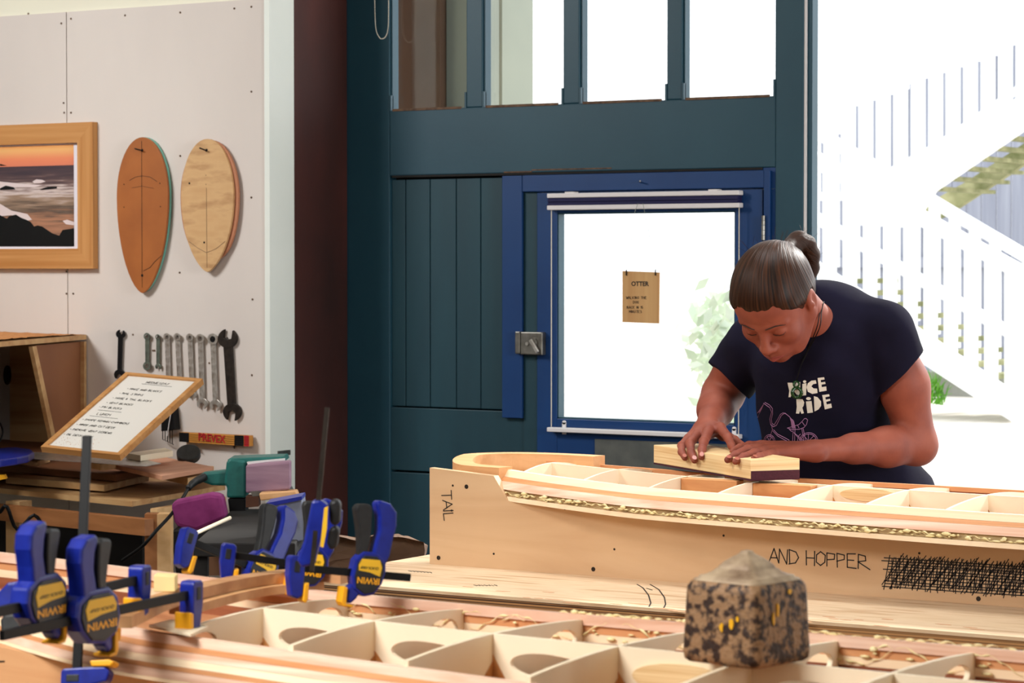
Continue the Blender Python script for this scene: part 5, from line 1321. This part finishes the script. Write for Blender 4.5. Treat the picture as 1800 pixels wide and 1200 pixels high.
# her right hand (left in the photo): knuckles high, fingertips over the block edge
mi, mm_, mr, mp_ = at(1266, 752, 5.325), at(1246, 757, 5.32), at(1227, 763, 5.325), at(1210, 771, 5.335)
for q, r_ in ((mi, .0125), (mm_, .0125), (mr, .0115), (mp_, .0105)):
    bf.cone(wrR+(q-mm_)*.35, q, .0165, r_, .010)
up_n = (TWD*.75+UP*.6).normalized()
finger([mi, at(1280, 769, 5.27), at(1286, 783, 5.235), at(1293, 792, 5.205)], (.0115, .0092, .0080, .0068), up_n)
finger([mm_, at(1237, 776, 5.245), at(1234, 790, 5.195), at(1233, 803, 5.178)], (.0118, .0096, .0084, .0074), up_n)
finger([mr, at(1213, 779, 5.27), at(1215, 795, 5.215), at(1221, 809, 5.196)], (.0112, .0093, .0082, .0073), up_n)
finger([mp_, at(1198, 783, 5.30), at(1198, 794, 5.255), at(1204, 805, 5.236)], (.0102, .0083, .0074, .0066), up_n)
finger([wrR+RT*.014-FW*.01, at(1272, 764, 5.36), at(1291, 774, 5.32), at(1306, 784, 5.285)], (.0155, .0125, .0098, .0082))
# her left hand: lying flat, fingers to the left
li, lm, lr, lp = at(1338, 783, 5.24), at(1341, 786, 5.215), at(1349, 791, 5.19), at(1360, 797, 5.17)
for q, r_ in ((li, .0115), (lm, .0122), (lr, .0118), (lp, .0108)):
    bf.cone(wrL+(q-lm)*.3, q, .0165, r_, .012)
finger([li, at(1317, 783, 5.225), at(1300, 787, 5.20), at(1288, 793, 5.18)], (.011, .0092, .0082, .0072))
finger([lm, at(1314, 790, 5.145), at(1293, 799, 5.085), at(1279, 808, 5.052)], (.0115, .0095, .0084, .0074), up_n)
finger([lr, at(1326, 796, 5.115), at(1307, 803, 5.055), at(1293, 811, 5.022)], (.0112, .0092, .0082, .0073), up_n)
finger([lp, at(1347, 799, 5.115), at(1335, 802, 5.06), at(1325, 806, 5.03)], (.0105, .0085, .0076, .0067), up_n)
finger([wrL-RT*.02+FW*.018, at(1375, 786, 5.235), at(1352, 784, 5.25), at(1335, 786, 5.25)], (.0155, .0125, .0100, .0085))
# legs, inside the trousers
hipz = hip.z
bd, BV, BF = field_obj('body', bf, M['skin'], pe)
for p, d, n_v, r in NAILS:
    n_v = (n_v-d*n_v.dot(d)).normalized(); s_ = d.cross(n_v)
    c = p+n_v*(r*.86)-d*r*.1; bm = NB()
    prism(bm, [c+d*(r*.95*math.cos(t))*1.0+s_*(r*.66*math.sin(t)) for t in [k*math.pi/7 for k in range(14)]], n_v*r*.2)
    obj('fingernail', bm, M['nail'], pe, bevel=.0005)
btree = BVHTree.FromPolygons([tuple(v) for v in BV], [tuple(int(i) for i in f) for f in BF])
def snap(p, n_dir, lift=.0006, tree=None):
    tr = tree or btree; p = Vector(p); n_dir = Vector(n_dir).normalized()
    h = tr.ray_cast(p+n_dir*.06, -n_dir, .12)
    return (h[0]+n_dir*lift) if h[0] else p
# brows, lashes, lips
for s in (-1, 1):
    bm = NB(); pts = [snap(hp_(s*a, b, .08), HF) for a, b in ((.012, .0165), (.022, .0185), (.033, .0195), (.043, .017), (.050, .0125))]
    tube(bm, pts, [.0016, .0022, .0021, .0017, .0007], 6, flat=.6); obj('eyebrow', bm, M['brow'], pe, smooth=True)
    bm = NB(); pts = [snap(hp_(s*a, b, .08), HF) for a, b in ((.0185, -.0075), (.024, -.0105), (.031, -.012), (.038, -.0105), (.0445, -.0065))]
    tube(bm, pts, [.0006, .0010, .0011, .0011, .0006], 6); obj('eyelash', bm, M['brow'], pe, smooth=True)
bm = NB(); up_ = [(-.022, -.0680), (-.013, -.0635), (-.005, -.0605), (0, -.0618), (.005, -.0605), (.013, -.0635), (.022, -.0680)]; lw_ = [(-.022, -.0682), (-.012, -.0745), (0, -.0775), (.012, -.0745), (.022, -.0682)]
mid = [(-.022, -.0682), (-.012, -.0682), (0, -.0682), (.012, -.0682), (.022, -.0682)]
def skinpatch(a, b):
    n = 16; A_ = [pinterp([(x, y) for x, y in a], -.022+.044*i/n) for i in range(n+1)]; B_ = [pinterp([(x, y) for x, y in b], -.022+.044*i/n) for i in range(n+1)]
    g_ = [[bm.verts.new(snap(hp_(-.022+.044*i/n, A_[i]+(B_[i]-A_[i])*j/4, .08), HF, .0004)) for j in range(5)] for i in range(n+1)]
    for i in range(n):
        for j in range(4): bm.faces.new((g_[i][j], g_[i+1][j], g_[i+1][j+1], g_[i][j+1]))
skinpatch(up_, mid); skinpatch(mid, lw_)
lo_ = obj('lips', bm, M['lip'], pe, smooth=True); md = lo_.modifiers.new('solid', 'SOLIDIFY'); md.thickness = .0006; md.offset = 0

# hair -------------------------------------------------------------------------
hf = Field([HC[i]-.17 for i in range(3)], [HC[i]+.17 for i in range(3)], .0022)
hf.ell(hp_(0, .028, -.016), HAX, (.0825, .088, .0985), .01)
hf.ell(hp_(0, .038, .028), HAX, (.068, .046, .051), .02)
hf.ell(hp_(0, -.02, -.045), HAX, (.066, .07, .062), .02)
# hairline: plane from forehead past the temples to the nape, dented at both temples
g = np.ogrid[0:hf.n[0], 0:hf.n[1], 0:hf.n[2]]; Pq = [hf.lo[k]+g[k]*hf.h-HC[k] for k in range(3)]
ls = sum(Pq[k]*HS[k] for k in range(3)); lu = sum(Pq[k]*HU[k] for k in range(3)); lf = sum(Pq[k]*HF[k] for k in range(3))
lineh = .80*lf-.008+.018*np.exp(-((np.abs(ls)-.038)/.016)**2)*(lf > .02)-.010*np.exp(-(ls/.015)**2)-.026*np.exp(-((np.abs(ls)-.074)/.014)**2)*np.exp(-((lf-.016)/.010)**2)
lineh = lineh+.0022*np.sin(ls*420+2*np.sin(ls*130))*(lf > 0)
hf.a = np.maximum(hf.a, ((lineh-lu)*.75).astype(np.float32))
# around the ears
for s in (-1, 1): hf.ell(hp_(s*.084, -.012, -.010), HAX, (.016, .030, .0215), .006, '-')
# gathered tail at the crown
rt_ = at(1392, 436, 5.27)
hf2 = [rt_, at(1404, 424, 5.28), at(1417, 430, 5.29), at(1426, 448, 5.30), at(1429, 472, 5.30), at(1429, 497, 5.29)]
for a_, b_, ra, rb in zip(hf2[:-1], hf2[1:], (.021, .021, .020, .0175, .013), (.021, .020, .0175, .013, .003)): hf.cone(a_, b_, ra, rb, .006, flat=(FW, .9))
hf.cone(at(1380, 442, 5.24), at(1398, 424, 5.27), .018, .012, .015)
def strand(V):
    q = V-np.array(HC); s = q@np.array(HS); u = q@np.array(HU); f = q@np.array(HF)
    # combed back: grooves run from hairline towards the gathered tail
    c = np.array(rt_-HC); d = q-c; az = np.arctan2(d@np.array(HS), (d@np.array(HF))*1.0+.02)
    r = np.linalg.norm(d, axis=1)
    w_ = np.sin(az*46+3*np.sin(az*9))*.5+np.sin(az*97+1.7+r*20)*.3+np.sin(az*21+r*12)*.5
    n = q/np.linalg.norm(q, axis=1)[:, None]
    
    ln_ = .80*f-.008; dl = np.clip(u-ln_, 0, .05); taper = np.where(r > .045, np.exp(-dl/.009)*.0052, 0)
    return V+n*(w_*.0006*np.clip(r/.04, .2, 1)-taper)[:, None]
ho, HV, HFq = field_obj('hair', hf, M['hair'], pe, disp=strand)
# strand colour by angle about the gathered tail
def hair_nodes():
    m = M['hair']; nt = m.node_tree; b = nt.nodes['Principled BSDF']; nt.nodes.remove(next(n for n in nt.nodes if n.type == 'MAPPING'))
    tc = next(n for n in nt.nodes if n.type == 'TEX_COORD'); nz = next(n for n in nt.nodes if n.type == 'TEX_NOISE')
    base = rt_-WM[pe].translation
    sub = nt.nodes.new('ShaderNodeVectorMath'); sub.operation = 'SUBTRACT'; sub.inputs[1].default_value = base; nt.links.new(tc.outputs['Object'], sub.inputs[0])
    nrm = nt.nodes.new('ShaderNodeVectorMath'); nrm.operation = 'NORMALIZE'
    # flatten the radial part so noise depends on direction only
    nt.links.new(sub.outputs[0], nrm.inputs[0])
    crs = nt.nodes.new('ShaderNodeVectorMath'); crs.operation = 'DOT_PRODUCT'; crs.inputs[1].default_value = HS; nt.links.new(nrm.outputs[0], crs.inputs[0])
    cr2 = nt.nodes.new('ShaderNodeVectorMath'); cr2.operation = 'DOT_PRODUCT'; cr2.inputs[1].default_value = HF; nt.links.new(nrm.outputs[0], cr2.inputs[0])
    at2 = nt.nodes.new('ShaderNodeMath'); at2.operation = 'ARCTAN2'; nt.links.new(crs.outputs['Value'], at2.inputs[0]); nt.links.new(cr2.outputs['Value'], at2.inputs[1])
    cb = nt.nodes.new('ShaderNodeCombineXYZ'); mu = nt.nodes.new('ShaderNodeMath'); mu.operation = 'MULTIPLY'; mu.inputs[1].default_value = 48; nt.links.new(at2.outputs[0], mu.inputs[0]); nt.links.new(mu.outputs[0], cb.inputs[0])
    ln = nt.nodes.new('ShaderNodeVectorMath'); ln.operation = 'LENGTH'; nt.links.new(sub.outputs[0], ln.inputs[0]); m2 = nt.nodes.new('ShaderNodeMath'); m2.operation = 'MULTIPLY'; m2.inputs[1].default_value = 14
    nt.links.new(ln.outputs['Value'], m2.inputs[0]); nt.links.new(m2.outputs[0], cb.inputs[1]); nt.links.new(cb.outputs[0], nz.inputs['Vector']); nz.inputs['Scale'].default_value = 1.0
hair_nodes()
bm = NB()
tie = [rt_+Vector((0, 0, 0))]
tdir = (hf2[1]-hf2[0]).normalized(); ta = tdir.orthogonal().normalized(); tb_ = tdir.cross(ta)
tube(bm, [hf2[0]+tdir*.004+(ta*math.cos(k*math.pi/9)+tb_*math.sin(k*math.pi/9))*.0195 for k in range(19)], .0028, 6, cap=False); obj('hair_tie', bm, M['black'], pe, smooth=True)
bm = NB(); rs = random.Random(11)
for i in range(90):
    if i < 46: p = at(rs.uniform(1372, 1425), rs.uniform(418, 440), 5.27)
    elif i < 70: px_ = rs.uniform(1286, 1380); p = at(px_, 500-70*math.sin(math.acos(max(-1, min(1, (px_-1362)/84)))) , 5.22)
    else: p = at(rs.uniform(1424, 1436), rs.uniform(440, 490), 5.3)
    d = (p-HC).normalized()*rs.uniform(.6, 1)+RT*rs.uniform(-.6, .6)+UP*rs.uniform(-.1, .7)
    L = rs.uniform(.008, .03); c_ = Vector((rs.uniform(-1, 1), rs.uniform(-1, 1), rs.uniform(-1, .3)))*L*.5
    tube(bm, spline([p-d*.006, p+d*L*.5+c_*.4, p+d*L+c_], 6), .00028, 3)
for i in range(0):
    p = at(rs.uniform(1438, 1446), rs.uniform(512, 522), 5.25); tube(bm, spline([p, p+RT*.012+UP*rs.uniform(-.004, .004), p+RT*rs.uniform(.015, .028)-UP*rs.uniform(-.002, .012)], 5), .0003, 3)
obj('loose_hair', bm, M['hair'], pe, kind='stuff', normals=False)

# t-shirt ----------------------------------------------------------------------
tf = Field([min(shR.x, hip.x, shL.x)-.32, min(shL.y, hip.y)-.32, hip.z-.12], [max(shL.x, hip.x)+.28, max(shR.y, hip.y)+.28, nb.z+.16], .0034)
fl = (FW, .8)
yk = at(1448, 560, 5.36)
tf.cone(at(1443, 582, 5.38), at(1446, 606, 5.40), .060, .095, .03, flat=fl)
tf.cone(at(1478, 580, 5.37), shL+UP*.0-RT*.022, .048, .050, .025)
tf.cone(at(1420, 575, 5.40), shR+UP*.0, .055, .05, .03)
tf.cone(at(1446, 610, 5.40), at(1447, 700, 5.46), .142, .128, .05, flat=(FW, .82))
tf.cone(at(1447, 700, 5.46), at(1466, 800, 5.54), .126, .116, .05, flat=(FW, .9))
tf.cone(at(1466, 800, 5.54), at(1518, 900, 5.56), .122, .165, .04, flat=(FW, .9))
tf.cone(at(1444, 690, 5.45), at(1448, 800, 5.50), .118, .122, .04, flat=(FW, .85))
tf.cone(at(1470, 700, 5.47), at(1490, 810, 5.54), .118, .124, .04, flat=(FW, .85))
tf.ell(at(1400, 660, 5.40), (RT, UP, FW), (.07, .07, .07), .05); tf.ell(at(1490, 668, 5.38), (RT, UP, FW), (.07, .07, .07), .05)
# sleeves, cut square at the hem
dL_ = (elL-shL).normalized(); dR_ = (elR-shR).normalized()
tor = tf.a.copy()
def sleeve(c0, c1, ra, rb, p, q, dirn):
    tf.a = np.full(tf.n, .3, np.float32); tf.cone(c0, c1, ra, rb, .03)
    e_ = (q-p).normalized(); n = e_.cross(TWD).normalized(); n = n if n.dot(dirn) > 0 else -n
    tf.cut(p, n); return tf.a
sl1 = sleeve(shL-RT*.004-UP*.012, shL+dL_*.14, .064, .067, at(1543, 694, 5.34), at(1618, 620, 5.34), dL_)
sl2 = sleeve(shR+RT*.01, shR+dR_*.13, .062, .060, at(1268, 655, 5.5), at(1306, 690, 5.5), -UP)
def smin(a, b, k): h = np.clip(.5+.5*(a-b)/k, 0, 1); return a+(b-a)*h-k*h*(1-h)
tf.a = smin(smin(tor, sl1, .012), sl2, .012).astype(np.float32)
# neckline opening
nk = hp_(0, -.05, -.05); tf.cone(nb+UP*.12-RT*.056, nb+UP*.03-RT*.058, .048, .042, .006, '-')
tf.cone(at(1405, 530, 5.22), at(1412, 580, 5.26), .045, .034, .01, '-')
tf.cone(at(1464, 563, 5.38), at(1496, 566, 5.38), .034, .036, .02, flat=fl)
def folds(V):
    n1 = np.sin(V[:, 2]*70+V[:, 0]*40+2*np.sin(V[:, 1]*22))*.5+np.sin(V[:, 2]*33-V[:, 0]*55+V[:, 1]*18)*.6
    c = np.array(chest); d = V-c; d[:, 2] *= .1; d /= np.linalg.norm(d, axis=1)[:, None]+1e-9
    return V+d*(n1*.0022)[:, None]
ts, TV, TF = field_obj('t_shirt', tf, M['shirt'], pe, disp=folds)
ttree = BVHTree.FromPolygons([tuple(v) for v in TV], [tuple(int(i) for i in f) for f in TF])
def onshirt(px, py, lift=.0012):
    d = ray(px, py).normalized(); h = ttree.ray_cast(O, d, 12)
    return h[0]-d*lift if h[0] else at(px, py, 5.3)
def hits(px, py): return ttree.ray_cast(O, ray(px, py).normalized(), 5.7)[0] is not None
# printed words
def shirt_poly(bm, pix):
    """letter outline drawn on the cloth"""
    q = [bm.verts.new(onshirt(x, y)) for x, y in pix]
    for t in tessellate_polygon([[Vector((x, y, 0)) for x, y in pix]]): bm.faces.new([q[k] for k in t])
G = lambda L_: [(1280+x/6.4286, 640+y/6.4286) for x, y in L_]
bm = NB()
shapes = [[(670, 208), (725, 208), (745, 270), (768, 205), (815, 200), (815, 300), (800, 352), (770, 340), (742, 300), (722, 300), (706, 372), (682, 372), (690, 300)],
 [(838, 222), (885, 212), (880, 350), (838, 355)],
 [(990, 180), (940, 185), (900, 215), (885, 260), (900, 310), (950, 335), (1010, 325), (1005, 275), (965, 272), (940, 250), (960, 225), (998, 218)],
 [(1010, 155), (1085, 146), (1089, 172), (1046, 178), (1049, 204), (1095, 198), (1101, 222), (1054, 230), (1058, 258), (1108, 250), (1112, 298), (1030, 312)],
 [(770, 395), (840, 395), (860, 430), (852, 470), (838, 490), (856, 552), (828, 560), (812, 525), (802, 558), (766, 556), (775, 480)],
 [(878, 420), (942, 415), (958, 545), (895, 552)],
 [(968, 360), (1010, 372), (1050, 420), (1050, 470), (1020, 510), (975, 534)],
 [(1062, 348), (1140, 338), (1146, 362), (1098, 372), (1102, 400), (1150, 391), (1154, 412), (1108, 424), (1113, 454), (1164, 444), (1172, 490), (1092, 510)]]
for s in shapes: shirt_poly(bm, G(s))
for cx_, cy_, a_, b_ in ((864, 196, 19, 15), (908, 388, 28, 17)): shirt_poly(bm, G([(cx_+a_*math.cos(t), cy_+b_*math.sin(t)) for t in [k*math.pi/7 for k in range(14)]]))
md = obj('printed_words', bm, M['print'], pe, normals=True)
bm = NB(); TW = TWD
def sline(L_, r=.0005, closed=False):
    L_ = G(L_); L_ = L_+[L_[0]] if closed else L_
    ps = [onshirt(x, y, .0016) for x, y in L_ if hits(x, y)]; ribbon(bm, ps, r, TW, .0004)
def circ(cx_, cy_, a_, b_, t0=0, t1=360, n=22): return [(cx_+a_*math.cos(R(t0+(t1-t0)*k/n)), cy_+b_*math.sin(R(t0+(t1-t0)*k/n))) for k in range(n+1)]
for L_ in ([(400, 440), (440, 470), (470, 490), (490, 540), (470, 620), (480, 680), (510, 705), (545, 690), (575, 630), (600, 580), (640, 550), (690, 590), (720, 625)],
 [(415, 430), (470, 462), (500, 500), (502, 560), (488, 620), (495, 670), (520, 685), (560, 620), (590, 565), (620, 548), (645, 560)],
 [(492, 700), (500, 740), (478, 800), (470, 860)], [(512, 740), (560, 790), (640, 830), (690, 858)], [(505, 755), (560, 810), (640, 855), (670, 870)],
 [(735, 720), (728, 870)], [(755, 720), (750, 870)], [(752, 780), (800, 820), (862, 872)], [(740, 770), (800, 840), (840, 872)], [(832, 730), (855, 868)], [(848, 728), (875, 868)],
 [(668, 720), (740, 700), (800, 680), (840, 640), (860, 615), (880, 612), (898, 630), (885, 680), (855, 715), (800, 735), (720, 735), (668, 720)], [(785, 690), (800, 720)], [(838, 655), (862, 690)], [(690, 735), (720, 760)],
 circ(465, 868, 62, 72, 180, 360), circ(465, 868, 46, 56, 180, 360), circ(910, 880, 108, 108, 190, 350), circ(910, 880, 92, 92, 190, 350), circ(820, 880, 36, 90, 180, 270),
 [(908, 868), (850, 800)], [(908, 868), (905, 790)], [(908, 868), (965, 810)], [(908, 868), (985, 845)], [(465, 868), (440, 815)], [(465, 868), (500, 815)]):
    sline(L_)
for k in range(9): sline([(400-k*4, 450+k*6), (370-k*5, 520+k*4), (335+k*3-k*5, 600+k*2)], .0005)
for k in range(7): sline([(700+k*5, 610+k*3), (712+k*5, 650), (722+k*6, 720)], .0005)
obj('printed_bicycle', bm, M['pinkline'], pe)
# necklace: cord and twisted jade pendant
pd = [onshirt(1399, 676, .006), onshirt(1399, 690, .007)]
bm = NB(); n_ = 40
for c_, r_ in ((onshirt(1399.5, 675, .008), .0055), (onshirt(1400.5, 690, .008), .0095)):
    ring = [c_+RT*r_*math.cos(2*math.pi*k/24)+UP*r_*1.05*math.sin(2*math.pi*k/24)+TWD*.002*math.cos(4*math.pi*k/24) for k in range(25)]
    tube(bm, ring, r_*.38, 8, cap=False)
obj('jade_pendant', bm, M['jade'], pe, smooth=True)
for xo in (0, 5):
    a_ = at(1441+xo*.6, 548, 5.262); obj('necklace_cord', tube(NB(), spline([at(1443+xo, 530, 5.28), a_, at(1436+xo, 575, 5.24), onshirt(1424+xo*.5, 605, .004), onshirt(1409, 640, .004), onshirt(1400, 668, .006)], 22), .0011, 6), M['black'], pe, smooth=True)
# trousers and shoes
lf_ = Field([hip.x-.3, hip.y-.3, -.02], [hip.x+.3, hip.y+.3, hip.z+.1], .009)
hz_ = Vector((hip.x, hip.y, 0))
lf_.cone(hip-UP*.04-RT*.04, hip-UP*.04+RT*.04, .13, .13, .04, flat=(FW, .85))
for s in (-1, 1):
    h_ = hip-UP*.07+RT*.085*s; kn = hz_+RT*.10*s+UP*.5; an = hz_+RT*.12*s+UP*.09
    lf_.cone(h_, kn, .085, .062, .03); lf_.cone(kn, an, .06, .05, .02)
lf_.cut((0, 0, .07), (0, 0, -1))
field_obj('trousers', lf_, M['trousers'], pe)
for s in (-1, 1):
    sf = Field([hz_.x-.35, hz_.y-.35, -.01], [hz_.x+.35, hz_.y+.35, .16], .006)
    an = hz_+RT*.12*s; sf.cone(an+UP*.045+FW*.03, an+UP*.035+TWD*.15, .042, .036, .02); sf.cone(an+UP*.05, an+UP*.1, .045, .043, .02); sf.cut((0, 0, .001), (0, 0, -1))
    field_obj('shoe', sf, M['black'], pe)
